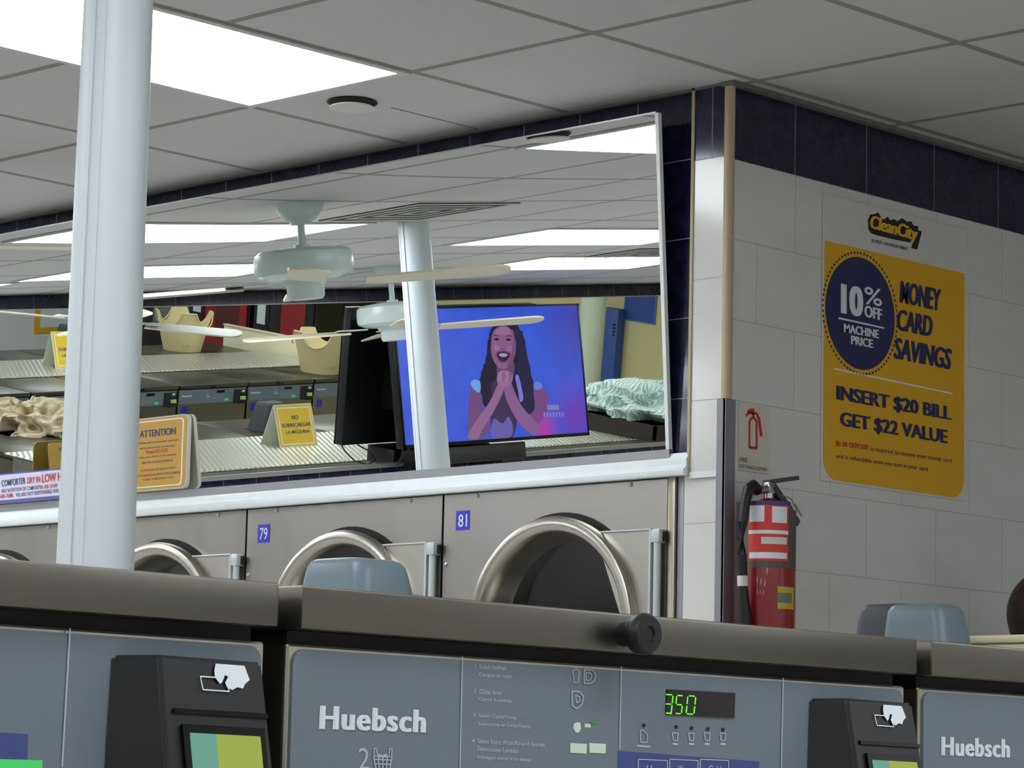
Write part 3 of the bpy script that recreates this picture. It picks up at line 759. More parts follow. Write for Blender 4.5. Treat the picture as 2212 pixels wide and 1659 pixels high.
ln((985, 510), (1035, 850), .011); b.face([rp(*z5(*q), e) for q in ((780, 385), (850, 350), (910, 355), (910, 410), (860, 430), (800, 420))])
b.build('red_outline', M_REDP, t, smooth=0)
b = MB()
put_text(b, 'FIRE', rp(*z5(645, 1305), e), rp(*z5(785, 1318), e), rp(*z5(645, 1225), e), .01)
put_text(b, 'EXTINGUISHER', rp(*z5(645, 1410), e), rp(*z5(1140, 1478), e), rp(*z5(645, 1345), e), .01)
b.build('lettering', mat('faded_black_print', '54525a', .5, var=0), t, smooth=0)

# extinguisher
ex = .085; cA, cB = onx(1612, 1200, ex), onx(1706, 1200, ex); ey = (cA.y+cB.y)/2; er = (cB.y-cA.y)*.66/2+.012
ztop = onx(1660, 1082, ex).z
zb = .84
t = thing('fire_extinguisher', 'red fire extinguisher with black hose hanging in the corner by the yellow sign', 'fire extinguisher', (ex, ey, zb))
Mx = Matrix.Translation((ex, ey, 0))
MB().lathe([(0, zb), (er*.9, zb), (er, zb+.01), (er, ztop-.05), (er*.93, ztop-.03), (er*.72, ztop-.010), (er*.4, ztop), (.02, ztop+.005), (0, ztop+.005)], Mx, 48).build('cylinder', mat('extinguisher_red', '8c1418', .3, coat=.3), t)
def band(z0, z1, a0, a1, d, name, m_, n=16):
    b = MB()
    for i in range(n):
        u, v = a0+(a1-a0)*i/n, a0+(a1-a0)*(i+1)/n
        P_ = [Vector((ex+(er+d)*cos(q), ey+(er+d)*sin(q), zz)) for q, zz in ((u, z0), (v, z0), (v, z1), (u, z1))]; b.face(P_)
    return b.build(name, m_, t, smooth=60)
fa = math.atan2(CAM.y-ey, CAM.x-ex)          # side that faces the room
zz = lambda py: onx(1665, py, ex+.03).z
band(zz(1228), zz(1100), fa-1.45, fa+1.45, .0006, 'grey_label', mat('label_grey', '55504f', .45, var=0), 20)
lb = band(zz(1213), zz(1093), fa-.78, fa+.78, .0012, 'front_label', mat('label_red', 'd33a34', .45, var=0))
band(zz(1092), zz(1084), fa-.9, fa+.9, .001, 'blue_band', mat('label_blue', '343a80', .45, var=0))
band(zz(1129), zz(1094), fa-.72, fa-.15, .0016, 'white_patch', M_WHITE); band(zz(1131), zz(1096), fa+.12, fa+.7, .0016, 'white_patch', M_WHITE)
band(zz(1155), zz(1147), fa-.77, fa+.77, .0016, 'white_stripe', M_WHITE)
band(zz(1177), zz(1162), fa-.25, fa+.7, .0016, 'small_patch', mat('patch_grey', 'd8d0cc', .5, var=0)); band(zz(1208), zz(1195), fa-.72, fa+.72, .0016, 'white_strip', M_WHITE)
band(zz(1316), zz(1268), fa+.35, fa+1.15, .0012, 'round_tag', mat('tag_yellow', 'b9ae2c', .5, var=0)); band(zz(1303), zz(1281), fa+.33, fa+1.0, .0016, 'tag_center', mat('tag_grey', '6f7464', .5, var=0))
b = MB().cyl((ex, ey, ztop-.004), (ex, ey, ztop+.03), .013).box((ex-.013, ey-.014, ztop+.018), (ex+.013, ey+.014, ztop+.045), .003).cyl((ex, ey, ztop+.03), (ex, ey-.045, ztop+.022), .011)
b.build('valve', mat('valve_chrome', 'b9b9bd', .2, metal=1), t)
b = MB()
def bar(p, q, w_, h_):
    p, q = Vector(p), Vector(q); d_ = (q-p).normalized(); s_ = Vector((1, 0, 0)); u_ = d_.cross(s_).normalized()
    b.prism([p+s_*w_-u_*h_, p+s_*w_+u_*h_, p-s_*w_+u_*h_, p-s_*w_-u_*h_], q-p)
bar((ex, ey-.01, ztop+.045), (ex, ey+.105, ztop+.066), .011, .005); bar((ex, ey+.005, ztop+.036), (ex, ey+.075, ztop-.020), .013, .009); bar((ex, ey+.07, ztop-.016), (ex, ey+.105, ztop-.048), .012, .008)
b.build('handle', mat('handle_grey', '55565a', .4, metal=.5), t)
b = MB().tube([(ex+.01, ey+.02, ztop+.02), (ex+.015, ey+.07, ztop+.01), (ex+.012, ey+.095, ztop-.015), (ex+.01, ey+.12, ztop-.03), (ex+.012, ey+.09, ztop+.0)], .0018, 6); b.build('safety_pin', M_ALU, t)
b = MB()
hp = [(ex, ey-.042, ztop+.022), (ex, ey-.062, ztop+.030), (ex, ey-.078, ztop+.022), (ex, ey-.088, ztop-.005), (ex, ey-.098, ztop-.06), (ex, ey-.101, ztop-.14), (ex, ey-.097, ztop-.20)]
b.tube(hp, [.014, .017, .014, .0125, .0125, .0125, .0125], 14); hs = b.build('hose', M_BLACK, t)
MB().tube([(ex, ey-.097, ztop-.19), (ex, ey-.096, ztop-.215)], .0135, 14).build('hose_clip', mat('clip_white', 'd6d4d0', .5), hs)
MB().tube([(ex, ey-.096, ztop-.215), (ex, ey-.09, ztop-.27), (ex, ey-.085, ztop-.31)], [.0125, .016, .019], 14).build('nozzle', M_BLACK, hs)
MB().box((0, ey-.02, ztop-.09), (ex-er+.004, ey+.02, ztop+.0)).build('wall_bracket', M_GUARD, t, smooth=0)

# ================================================================== SIGNS ON THE MIRROR LEDGE
def ledge(px, py, d): return ony(px, py, d)
def rounded(c4, r, n=5):
    """rounded outline from 4 corner points (TL, TR, BR, BL)"""
    o = []
    for i in range(4):
        p, a_, b2 = Vector(c4[i]), Vector(c4[i-1]), Vector(c4[(i+1) % 4])
        u, v = (a_-p).normalized()*r, (b2-p).normalized()*r
        for k in range(n):
            s = k/(n-1); o.append(p + u*(1-s)**2 + v*s**2)
    return o
yS = -.046
C4 = [ledge(262, 903, yS), ledge(408, 893, yS), ledge(411, 1046, yS), ledge(262, 1062, yS)]
x0, x1 = C4[3].x-.06, C4[1].x; zlo, zhi = H-.914, C4[1].z
t = thing('notice_board', 'yellow ATTENTION notice standing against the mirror right of the white column', 'sign', ((x0+x1)/2, yS, zlo))
def A4(u, v, d=0): return Vector((x0+(x1-x0)*u, yS-d, zlo+(zhi-zlo)*v))
MB().prism(rounded([A4(0, 1), A4(1, 1), A4(1, 0), A4(0, 0)], .022), (0, .012, 0)).build('board', mat('sign_board_edge', 'c3c0b4', .5), t, smooth=0)
MB().prism(rounded([A4(.01, .985, .0004), A4(.985, .985, .0004), A4(.985, .015, .0004), A4(.01, .015, .0004)], .02), (0, -.0006, 0)).build('yellow_face', mat('notice_yellow', 'c08f1c', .45, var=.03), t, smooth=0)
b = MB()
o1, o2 = rounded([A4(.05, .955, .0013), A4(.945, .955, .0013), A4(.945, .045, .0013), A4(.05, .045, .0013)], .014), rounded([A4(.066, .940, .0013), A4(.930, .940, .0013), A4(.930, .060, .0013), A4(.066, .060, .0013)], .012)
for i in range(len(o1)): j = (i+1) % len(o1); b.face([o1[i], o1[j], o2[j], o2[i]])
b.build('white_border', M_WHITE, t, smooth=0)
def tl(bb, s, px0, py0, px1, py1, hpx, bold=.015): put_text(bb, s, ledge(px0, py0, yS-.0014), ledge(px1, py1, yS-.0014), ledge(px0, py0-hpx, yS-.0014), bold)
b = MB(); k5 = 3.95; L5 = lambda x, y: (x/k5, 850+y/k5)
def t5(s, xa, ya, xb, yb, hh, bold=.015):
    p, q = L5(xa, ya), L5(xb, yb); tl(b, s, p[0], p[1], q[0], q[1], hh/k5, bold)
t5('ATTENTION', 1190, 380, 1500, 348, 60, .05)
for s, xa, ya, xb, yb in (('Clothing left in unattended machines', 1172, 442, 1520, 408), ('will be removed by an attendant.', 1190, 485, 1495, 455), ('leave your clothes in the machine', 1190, 562, 1502, 532), ('after the machine is finished!', 1210, 603, 1475, 578), ('ATENCION: NO DEJE SU ROPA', 1200, 675, 1500, 645), ('UNA VEZ LA HORA DE LA MAQUINA', 1335, 702, 1540, 684), ('Y DEJE LA MAQUINA SOLA', 1215, 752, 1480, 728)):
    t5(s, xa, ya, xb, yb, 24, .012)
b.build('navy_lettering', M_NAVYP, t, smooth=0)
b = MB(); t5('Please DO NOT', 1250, 518, 1435, 500, 34, .02); t5('ENTIENDA', 1160, 717, 1330, 702, 22, .02); b.build('red_lettering', M_REDP, t, smooth=0)

x0 = ony(-330, 1060, yS).x; x1 = ony(205, 1010, yS).x; zlo, zhi = H-.912, ony(0, 1024, yS).z
t = thing('comforter_notice', 'long white comforter drying notice on the mirror ledge at the left edge', 'sign', ((x0+x1)/2, yS, zlo))
MB().box((x0, yS, zlo), (x1, yS+.005, zhi), .001, 1).build('board', mat('notice_lilac_white', 'cfc8dc', .4, var=.02), t)
b = MB().box((x0, yS-.0006, zlo), (x1, yS, zlo+.007)).box((x0, yS-.0006, zhi-.004), (x1, yS, zhi)); b.build('purple_border', mat('notice_purple', '4b4aa8', .45, var=0), t, smooth=0)
b = MB(); t5('COMFORTER', 12, 795, 215, 770, 55, .02); t5('HELP ROTATION OF COMFORTER', 10, 848, 365, 812, 32, .012); t5('WE ARE NOT RESPONSIBLE FOR ANY', 132, 882, 560, 838, 32, .012); b.build('navy_lettering', mat('notice_navy', '3c3c78', .5, var=0), t, smooth=0)
b = MB(); t5('DRY IN', 230, 768, 340, 756, 52, .02); t5('LOW HEAT', 355, 762, 620, 730, 72, .02); t5('ASK STAFF', 374, 811, 490, 800, 32, .015); t5('OTHER ITEMS.', -40, 899, 118, 882, 32, .015); b.build('red_lettering', M_REDP, t, smooth=0)

# ================================================================== BEHIND THE CAMERA: WHAT THE MIRRORS SHOW
# --- television on the left wall
XT = -5.57
def tvp(px, py, d=0): p = mir(px, py, 0, XT); return Vector((XT+d, p.y, p.z))
ty0, ty1, tz0, tz1 = -5.685, -4.36, H-.795, H-.118
t = thing('television', 'flat television showing a smiling long-haired woman on blue, reflected in the mirror', 'television', (XT, (ty0+ty1)/2, tz0))
MB().box((XT-.055, ty0, tz0), (XT-.002, ty1, tz1), .006).build('case', M_BLACK, t)
b = MB().box((XT-.004, ty0, tz0), (XT+.004, ty1, tz0+.016)).box((XT-.004, ty0, tz1-.009), (XT+.004, ty1, tz1)).box((XT-.004, ty0, tz0), (XT+.004, ty0+.009, tz1)).box((XT-.004, ty1-.009, tz0), (XT+.004, ty1, tz1)); b.build('bezel', M_BLKG, t, smooth=0)
def emi(name, col, s=1.0):
    k = NT(name); k.b.inputs['Base Color'].default_value = (.01, .01, .01, 1); k.b.inputs['Emission Color'].default_value = lin(col); k.b.inputs['Emission Strength'].default_value = s*.74; k.b.inputs['Roughness'].default_value = .6; k.b.inputs['Specular IOR Level'].default_value = .1; return k.m
k = NT('tv_background'); p_, s_ = k.pos()
def blob(c, r):
    dy_ = k.math('SUBTRACT', s_[1], c.y); dz_ = k.math('SUBTRACT', s_[2], c.z)
    q = k.math('SQRT', k.math('ADD', k.math('MULTIPLY', dy_, dy_), k.math('MULTIPLY', dz_, dz_)))
    x = k.n('ShaderNodeMapRange'); x.inputs[1].default_value = 0; x.inputs[2].default_value = r; x.inputs[3].default_value = 1; x.inputs[4].default_value = 0; x.interpolation_type = 'SMOOTHSTEP'; k.l(q, x.inputs[0]); return x.outputs[0]
nz = k.noise(p_, 9, 3)
c = k.mix(nz, lin('1f3fc4'), lin('2b5ae6'))
c = k.mix(blob(tvp(1262, 690), .42), c, lin('3a3aa8')); c = k.mix(blob(tvp(1245, 900), .26), c, lin('6428b4')); c = k.mix(blob(tvp(1175, 925), .13), c, lin('b01ea4'))
k.l(c, k.b.inputs['Emission Color']); k.b.inputs['Emission Strength'].default_value = .74; k.b.inputs['Base Color'].default_value = (.01, .01, .01, 1); k.b.inputs['Roughness'].default_value = .35
scr = MB().face([(XT+.0005, ty0+.009, tz0+.016), (XT+.0005, ty1-.009, tz0+.016), (XT+.0005, ty1-.009, tz1-.009), (XT+.0005, ty0+.009, tz1-.009)]).build('screen', k.m, t, smooth=0)
lay = [.0008]
def pic(name, pts, col, s=1.0, sm=True):
    lay[0] += .00012
    q = [tvp(x, y, 0) for x, y in pts]; q = smooth_loop(q, 5) if sm else q
    if 'hair' in name: q = [v + Vector((0, random.uniform(-.006, .006), random.uniform(-.005, .005))) for v in q]
    b = MB(); b.face([Vector((XT+lay[0], v.y, v.z)) for v in q]); o = b.build(name, emi('tv_'+name+str(len(bpy.data.materials)), col, s), scr, smooth=0)
    bm = bmesh.new(); bm.from_mesh(o.data); bmesh.ops.triangulate(bm, faces=bm.faces[:]); bm.to_mesh(o.data); bm.free(); return o
pic('picture_hair', [(1083, 692), (1064, 706), (1055, 735), (1050, 770), (1041, 800), (1036, 830), (1040, 862), (1052, 885), (1080, 900), (1120, 905), (1150, 890), (1158, 868), (1152, 830), (1143, 800), (1138, 765), (1130, 725), (1115, 700), (1098, 692)], '1d1430')
pic('picture_upper_arm', [(1017, 838), (1012, 870), (1010, 910), (1012, 944), (1045, 946), (1060, 920), (1045, 890), (1040, 850), (1030, 836)], '70497e')
pic('picture_upper_arm', [(1150, 842), (1146, 880), (1140, 910), (1150, 925), (1172, 905), (1182, 880), (1182, 850), (1172, 836), (1160, 832)], '7a4686')
pic('picture_chest', [(1060, 830), (1058, 870), (1066, 945), (1108, 942), (1118, 880), (1110, 840), (1090, 815)], '3f2b52')
pic('picture_dress', [(1066, 905), (1062, 945), (1100, 945), (1108, 925), (1098, 900), (1085, 915)], '6a5cae')
pic('picture_sleeve', [(1016, 828), (1024, 820), (1036, 824), (1038, 840), (1034, 848), (1024, 842)], '6da4ea')
pic('picture_sleeve', [(1152, 830), (1160, 824), (1170, 830), (1168, 840), (1156, 842)], '5f86da')
pic('picture_neck', [(1076, 785), (1074, 812), (1090, 830), (1108, 815), (1108, 780)], '66406e')
pic('picture_face', [(1068, 712), (1060, 735), (1060, 760), (1066, 780), (1078, 795), (1090, 797), (1104, 786), (1112, 764), (1113, 738), (1106, 715), (1088, 704)], '8a5a86')
pic('picture_face_shade', [(1104, 712), (1108, 735), (1104, 765), (1094, 792), (1104, 786), (1113, 764), (1114, 738), (1109, 716)], '744a76')
pic('picture_forehead', [(1074, 712), (1070, 722), (1084, 724), (1100, 722), (1098, 708), (1086, 706)], '9a6a94')
pic('picture_cheek', [(1066, 746), (1068, 757), (1076, 757), (1078, 747)], '9d6c98'); pic('picture_cheek', [(1094, 748), (1095, 758), (1104, 757), (1105, 747)], '956492')
pic('picture_eye', [(1066, 733), (1071, 730), (1078, 733), (1072, 736)], '2c1c34'); pic('picture_eye', [(1091, 734), (1097, 731), (1104, 734), (1098, 737)], '2c1c34')
pic('picture_brow', [(1064, 726), (1071, 723), (1079, 726), (1071, 725.5)], '4a2c4c'); pic('picture_brow', [(1090, 727), (1098, 724), (1107, 728), (1098, 726.5)], '4a2c4c')
pic('picture_nose', [(1080, 752), (1084, 756), (1090, 752), (1085, 753)], '6a4068')
pic('picture_lip', [(1070, 764), (1082, 758), (1095, 759), (1102, 766), (1095, 781), (1083, 784), (1074, 776)], '7a3a66')
pic('picture_mouth', [(1073, 764), (1082, 760), (1094, 761), (1100, 766), (1094, 778), (1083, 781), (1075, 774)], '341a36'); pic('picture_teeth', [(1077, 765), (1086, 763), (1096, 766), (1090, 771), (1080, 770)], 'a99ac4')
pic('picture_hair', [(1110, 705), (1114, 740), (1118, 780), (1112, 810), (1120, 850), (1132, 890), (1152, 885), (1150, 835), (1138, 770), (1128, 722)], '241a42')
pic('picture_hair', [(1068, 706), (1060, 728), (1058, 765), (1066, 800), (1060, 840), (1066, 870), (1050, 880), (1038, 850), (1044, 800), (1052, 750), (1058, 715)], '1b1230')
pic('picture_strap', [(1112, 815), (1119, 812), (1126, 840), (1129, 862), (1122, 868), (1118, 845)], '7b78dc')
pic('picture_forearm', [(1008, 944), (1030, 905), (1055, 870), (1072, 835), (1084, 812), (1090, 830), (1080, 860), (1062, 895), (1040, 930), (1030, 948)], '93648f')
pic('picture_forearm', [(1086, 812), (1100, 820), (1112, 850), (1128, 880), (1150, 905), (1165, 925), (1150, 938), (1125, 920), (1105, 890), (1090, 855)], '8c5c90')
pic('picture_hand', [(1072, 815), (1076, 804), (1086, 800), (1098, 802), (1106, 812), (1104, 826), (1094, 834), (1082, 836), (1074, 828)], '9b6a98')
for i in range(4): x = 1077+i*7; pic('picture_finger', [(x, 806), (x+4, 803), (x+6, 812), (x+3, 826), (x, 820)], ('a3729e', '8a5a8a')[i % 2])
for yy, xa, xb in ((880, 1180, 1205), (896, 1172, 1218)):
    n = 7
    for i in range(n):
        x = xa+(xb-xa)*i/n; pic('picture_caption', [(x, yy-6), (x+4, yy-5), (x+4.5, yy+6), (x+.5, yy+5)], '8a84cc', .9, False)
MB().box((XT-.16, ty0+.25, H-.62), (XT-.05, ty1-.25, H-.42)).build('wall_mount', M_BLACK, t, smooth=0)
cb = MB().tube([(XT-.03, ty1-.02, tz0+.001), (XT-.05, ty1-.03, tz0-.03), (XT-.10, ty1-.05, tz0-.07), (XT-.15, ty1-.09, tz0-.085), (XT-.17, ty1-.13, tz0-.06), (XT-.12, ty1-.12, tz0-.02), (XT-.06, ty1-.10, tz0+.001)], .004, 8).build('cable', M_BLACK)
tag(cb, 'thin black cable looping under the left end of the TV, reflected in the mirror', 'cable')
t = thing('reflection_box', 'black box added under the TV for the dark reflection of its back', 'box', (-5.68, -4.9, H-.885))  # added to stand in for the dark reflected back of the TV
MB().box((-5.79, -5.24, H-.885), (-5.60, -4.56, H-.802), .004).build('case', M_BLACK, t)
b = MB()
for yy in (-5.1, -4.7): b.box((WL, yy-.015, H-.895), (-5.62, yy+.015, H-.885))
b.build('wall_bracket', M_BLACK, t, smooth=0)
# --- ceiling fans
def fan(x, y, label, a0, group):
    t = thing('ceiling_fan', label, 'ceiling fan', (x, y, H), group)
    Mx = Matrix.Translation((x, y, H))
    MB().lathe([(0, 0), (.078, 0), (.076, -.02), (.055, -.055), (.035, -.068), (.034, -.075), (0, -.075)], Mx, 40).build('canopy', M_FAN, t)
    MB().lathe([(0, -.07), (.0125, -.07), (.0125, -.145), (.026, -.148), (.026, -.165), (0, -.165)], Mx, 24).build('downrod', M_FAN, t)
    MB().lathe([(0, -.16), (.10, -.162), (.145, -.168), (.160, -.18), (.163, -.20), (.163, -.235), (.158, -.25), (.13, -.262), (.09, -.266), (0, -.266)], Mx, 56).build('motor_housing', M_FAN, t)
    MB().lathe([(0, -.266), (.075, -.266), (.07, -.28), (.062, -.285), (.062, -.318), (.055, -.328), (0, -.33)], Mx, 40).build('switch_housing', M_FAN, t)
    for k in range(4):
        a = a0 + k*pi/2; R3 = Mx @ Matrix.Rotation(a, 4, 'Z')
        b = MB(); P3 = [(.12, -.018), (.19, -.03), (.26, -.045), (.26, .045), (.19, .03), (.12, .018)]
        b.prism([R3 @ Vector((u, v, -.268+.0)) for u, v in P3], (0, 0, -.005)); arm = b.build('blade_arm', M_FAN, t, smooth=0)
        Rb = R3 @ Matrix.Translation((0, 0, -.276)) @ Matrix.Rotation(rad(9), 4, 'X')
        o = [(.20, -.05), (.40, -.062), (.62, -.066)] + [(.62+.055*sin(q*pi/8), -.066*cos(q*pi/8)) for q in range(1, 8)] + [(.62, .066), (.40, .062), (.20, .05)]
        MB().prism([Rb @ Vector((u, v, 0)) for u, v in o], Rb.to_3x3() @ Vector((0, 0, -.007))).build('blade', M_BLADE, t, smooth=0)
fan(-2.466, -.94, 'white ceiling fan reflected in the mirror, the larger and upper of two', -.85, 'ceiling fans in the mirror')
fan(-4.75, -3.56, 'white ceiling fan reflected in front of the TV, the smaller of two', -.95, 'ceiling fans in the mirror')

# --- air vents in the ceiling
M_VENT = mat('vent_dark', '2b2a28', .7, var=0)
def vent(x, y, label, s=.50):
    t = thing('ceiling_vent', label, 'vent', (x, y, H), 'ceiling vents in the mirror')
    MB().box((x-s/2, y-s/2, H-.004), (x+s/2, y+s/2, H-.0005)).build('backing', M_VENT, t, smooth=0)
    for k, a in enumerate((.5, .37, .24, .11)):
        b = MB(); q = s*a; w_ = .020; zz_ = H-.0065
        for u0, v0, u1, v1 in ((-q, -q, q, -q+w_), (-q, q-w_, q, q), (-q, -q+w_, -q+w_, q-w_), (q-w_, -q+w_, q, q-w_)):
            b.box((x+u0, y+v0, zz_), (x+u1, y+v1, H-.0042))
        b.build('louver_ring', mat('vent_white', 'b9b7b0', .6), t, smooth=0)
v = mir(905, 449, 2, H); vent(v.x, v.y, 'square dark louvered air vent reflected above the column')
v = mir(1372, 549, 2, H); vent(v.x, v.y, 'square dark louvered air vent reflected between the two lit panels')

# --- laundry baskets on the row
def basket(x, y, label, a):
    t = thing('laundry_basket', label, 'basket', (x, y, ZT), 'cream laundry baskets in the mirror')
    t.rotation_euler.z = a
    n = 96; prof_ = []
    b = MB(); rings = []; rin = []
    for i in range(n):
        q = 2*pi*i/n; dip = max(0, (abs(sin(2*q))-.55)/.45)**.55*.115
        rings.append(q); rin.append(dip)
    H_ = .33; layers = [0, .3, .6, .85, 1]
    def P_(q, f, dip, off):
        z = f*(H_-dip); rr_ = .165+.085*(z/H_) - off
        return Vector((1.06*rr_*cos(q), .95*rr_*sin(q), z+(.006 if off else 0)))
    outer = [[b.b.verts.new(P_(q, f, d_, 0)) for q, d_ in zip(rings, rin)] for f in layers]
    inner = [[b.b.verts.new(P_(q, f, d_, .006)) for q, d_ in zip(rings, rin)] for f in layers]
    for L_ in (outer, inner):
        for A_, B_ in zip(L_, L_[1:]):
            for i in range(n): b.b.faces.new((A_[i], A_[(i+1) % n], B_[(i+1) % n], B_[i]))
    for i in range(n): b.b.faces.new((outer[-1][i], outer[-1][(i+1) % n], inner[-1][(i+1) % n], inner[-1][i]))
    b.b.faces.new(outer[0]); b.b.faces.new(inner[0])
    b.build('tub', M_BASKET, t, world=False)
    b = MB()
    b.tube([Vector((1.06*.252*cos(q), .95*.252*sin(q), H_-d_)) for q, d_ in zip(rings, rin)], .006, 6, True)
    b.build('rim', M_BASKET, t, world=False)
    MB().box((.17, -.03, .05), (.1925, .03, .075), .002, 1).build('maker_badge', mat('basket_badge', 'b9a878', .5, var=0), t, world=False)
basket(2.93, -10.62, 'cream plastic laundry basket reflected beside the white column', 2.6)
basket(1.52, -10.9, 'cream plastic laundry basket reflected left of the black TV edge', 2.9)

# --- yellow tent signs
def tent(x, y, a, label, w_=.344, h_=.275, lines=()):
    t = thing('tent_sign', label, 'sign', (x, y, ZT+.013), 'yellow tent signs in the mirror'); t.rotation_euler.z = a
    d_ = .10
    def F(u, v, s, e=0): # u across 0..1, v up 0..1, side s
        return Vector((s*(d_*(1-v)+e), (u-.5)*w_, v*h_))
    b = MB()
    for s in (1, -1): b.prism([F(0, 0, s), F(1, 0, s), F(1, 1, s), F(0, 1, s)], (-s*.003, 0, 0))
    b.build('card', mat('tent_card_white', 'd9d8cc', .5), t, smooth=0, world=False)
    b = MB(); b.face([F(.02, .02, -1, .001), F(.98, .02, -1, .001), F(.98, .98, -1, .001), F(.02, .98, -1, .001)]); b.build('yellow_face', mat('tent_yellow', 'e2ba22', .45, var=0), t, smooth=0, world=False)
    b = MB()
    o1 = [F(u, v, -1, .0018) for u, v in ((.07, .06), (.93, .06), (.93, .93), (.07, .93))]; o2 = [F(u, v, -1, .0018) for u, v in ((.09, .085), (.91, .085), (.91, .905), (.09, .905))]
    for i in range(4): j = (i+1) % 4; b.face([o1[i], o1[j], o2[j], o2[i]])
    b.build('white_border', M_WHITE, t, smooth=0, world=False)
    b = MB()
    for s, u0, u1, v0, v1 in lines:
        put_text(b, s, F(1-u0, v0, -1, .0018), F(1-u1, v0, -1, .0018), F(1-u0, v1, -1, .0018), .02)
    if lines: b.build('lettering', M_NAVYP, t, smooth=0, world=False)
    else: b.b.free()
LN = (('NO', .42, .60, .64, .74), ('SOBRECARGAR', .14, .90, .47, .56), ('LA MAQUINA', .22, .84, .30, .39), ("'", .505, .52, .395, .43))
tent(-1.405, -7.91, 0, 'yellow NO SOBRECARGAR LA MAQUINA tent sign reflected beside the ATTENTION notice', lines=LN)
tent(2.22, -8.86, -.1, 'yellow tent sign reflected at the left edge, cut off by the white column', lines=LN)

# --- notice on the second mirror
c = mir(150, 990, 0, -5.75)
t = thing('corner_notice', 'yellow notice darkened as if in shadow, reflected just left of the white column, mostly hidden', 'sign', (-5.75, c.y, c.z))
q = mir(104, 957, 0, -5.75); yl = q.y; zt = q.z
MB().prism(rounded([(-5.757, yl, zt), (-5.757, yl-.30, zt), (-5.757, yl-.30, zt-.20), (-5.757, yl, zt-.20)], .02), (.008, 0, 0)).build('board', mat('notice_yellow_shaded', '7d6318', .5), t, smooth=0)  # yellow board coloured darker for the shadow on it
b = MB(); put_text(b, 'W', mir(125, 976, 0, -5.7488), mir(139, 974, 0, -5.7488), mir(125, 967, 0, -5.7488), .03); b.build('lettering', M_NAVYP, t, smooth=0)

# --- heaps of clothes
def heap(name, x, y, z, sx, sy, sz, label, ca, cb, sc_, cat='clothes', seed=0):
    k = NT(name+str(seed)); v_, s_ = k.obj(); wv = k.n('ShaderNodeTexWave'); wv.inputs['Scale'].default_value = sc_; wv.inputs['Distortion'].default_value = 12; wv.inputs['Detail'].default_value = 3
    k.l(v_, wv.inputs[0]); k.l(k.mix(wv.outputs[1], lin(ca), lin(cb)), k.b.inputs['Base Color']); k.b.inputs['Roughness'].default_value = .9
    b = MB(); b.ball((x, y, z), 1, (sx, sy, sz), 84); rnd = random.Random(seed)
    waves = [(rnd.uniform(-48, 48), rnd.uniform(-48, 48), rnd.uniform(-40, 40), rnd.uniform(0, 6)) for _ in range(14)]
    for v in b.b.verts:
        d_ = v.co-Vector((x, y, z)); f = sum(sin(a_*d_.x/sx*.25+b2*d_.y/sy*.25+c_*d_.z/sz*.2+p_) for a_, b2, c_, p_ in waves)/7
        v.co += d_*(1-2*abs(f))*.42
        if v.co.z < z: v.co.z = z
    return tag(b.build(name, k.m, origin=(x, y, z), smooth=60), label, cat)
heap('clothes_pile', -1.78, -11.25, ZT+.135, .52, .42, .18, 'pile of pale striped clothes reflected at the right end of the mirror', '8fb0a8', 'dfe6dc', 9, seed=3)
t = thing('dark_tray', 'dark tray under the striped clothes reflected at the right end of the mirror', 'tray', (-1.7, -11.2, ZT+.0145))
MB().box((-2.25, -11.8, ZT+.0145), (-1.15, -10.7, ZT+.03)).build('base', mat('tray_brown', '2c211c', .6), t, smooth=0)
b = MB()
for u in (((-2.25, -11.8), (-1.15, -11.78)), ((-2.25, -10.72), (-1.15, -10.7)), ((-2.25, -11.8), (-2.23, -10.7)), ((-1.17, -11.8), (-1.15, -10.7))): b.box((u[0][0], u[0][1], ZT+.03), (u[1][0], u[1][1], ZT+.135))
b.build('side_wall', mat('tray_brown', '2c211c', .6), t, smooth=0)
heap('cloth', -.15, -6.75, ZT, .36, .42, .14, 'crumpled beige cloth on a washer, reflected left of the white column', 'a08c70', 'd2c0a0', 4, 'cloth', seed=5)
heap('towel', -1.3, -9.95, ZT+.013, .30, .3, .12, 'white and blue cloth heap reflected under the TV', 'd9dcdc', '6d8fc0', 3, 'cloth', seed=9)

# --- end wall: vending machines, blue cabinet, pole, signs
def vending(x, y, label, body, front, win):
    t = thing('vending_machine', label, 'vending machine', (x, y, 0), 'vending machines on the end wall')
    MB().box((x-.42, y-.38, 0), (x+.42, y+.36, 1.83), .01).build('cabinet', body, t)
    MB().box((x-.40, y+.36, .15), (x+.18, y+.385, 1.78), .005).build('door', front, t)
    MB().box((x+.19, y+.36, .15), (x+.40, y+.38, 1.78), .005).build('coin_panel', body, t)
    MB().box((x-.30, y+.385, .9), (x+.02, y+.388, 1.5)).build('window', win, t, smooth=0)
    MB().box((x+.24, y+.38, 1.1), (x+.35, y+.384, 1.3)).build('price_card', M_WHITE, t, smooth=0)
M_VR, M_VD = mat('vending_red', '9c1620', .35), mat('vending_black', '120d12', .35)
vending(4.85, -13.05, 'red vending machine reflected between the two baskets', M_VD, M_VR, mat('vending_window', '5a1016', .2))
vending(3.95, -13.05, 'black and red vending machine reflected beside the right basket', M_VD, M_VD, M_VR)
vending(5.75, -13.05, 'grey and black vending machine reflected right of the left basket', mat('vending_grey', '8a8c8a', .4), M_VD, mat('vending_window_grey', '777b78', .2))
t = thing('blue_cabinet', 'tall blue metal cabinet reflected right of the TV', 'cabinet', (.64, -13.45, 0))
MB().box((.552, -13.497, 0), (.735, -13.40, H-1.06), .006).build('body', mat('cabinet_blue', '3a5aa8', .45), t)
b = MB()
for zz_ in (1.45, .85):
    for i in range(4): b.box((.57, -13.40, zz_+i*.03), (.60, -13.397, zz_+.016+i*.03))
b.build('vent_slot', M_BLACK, t, smooth=0)
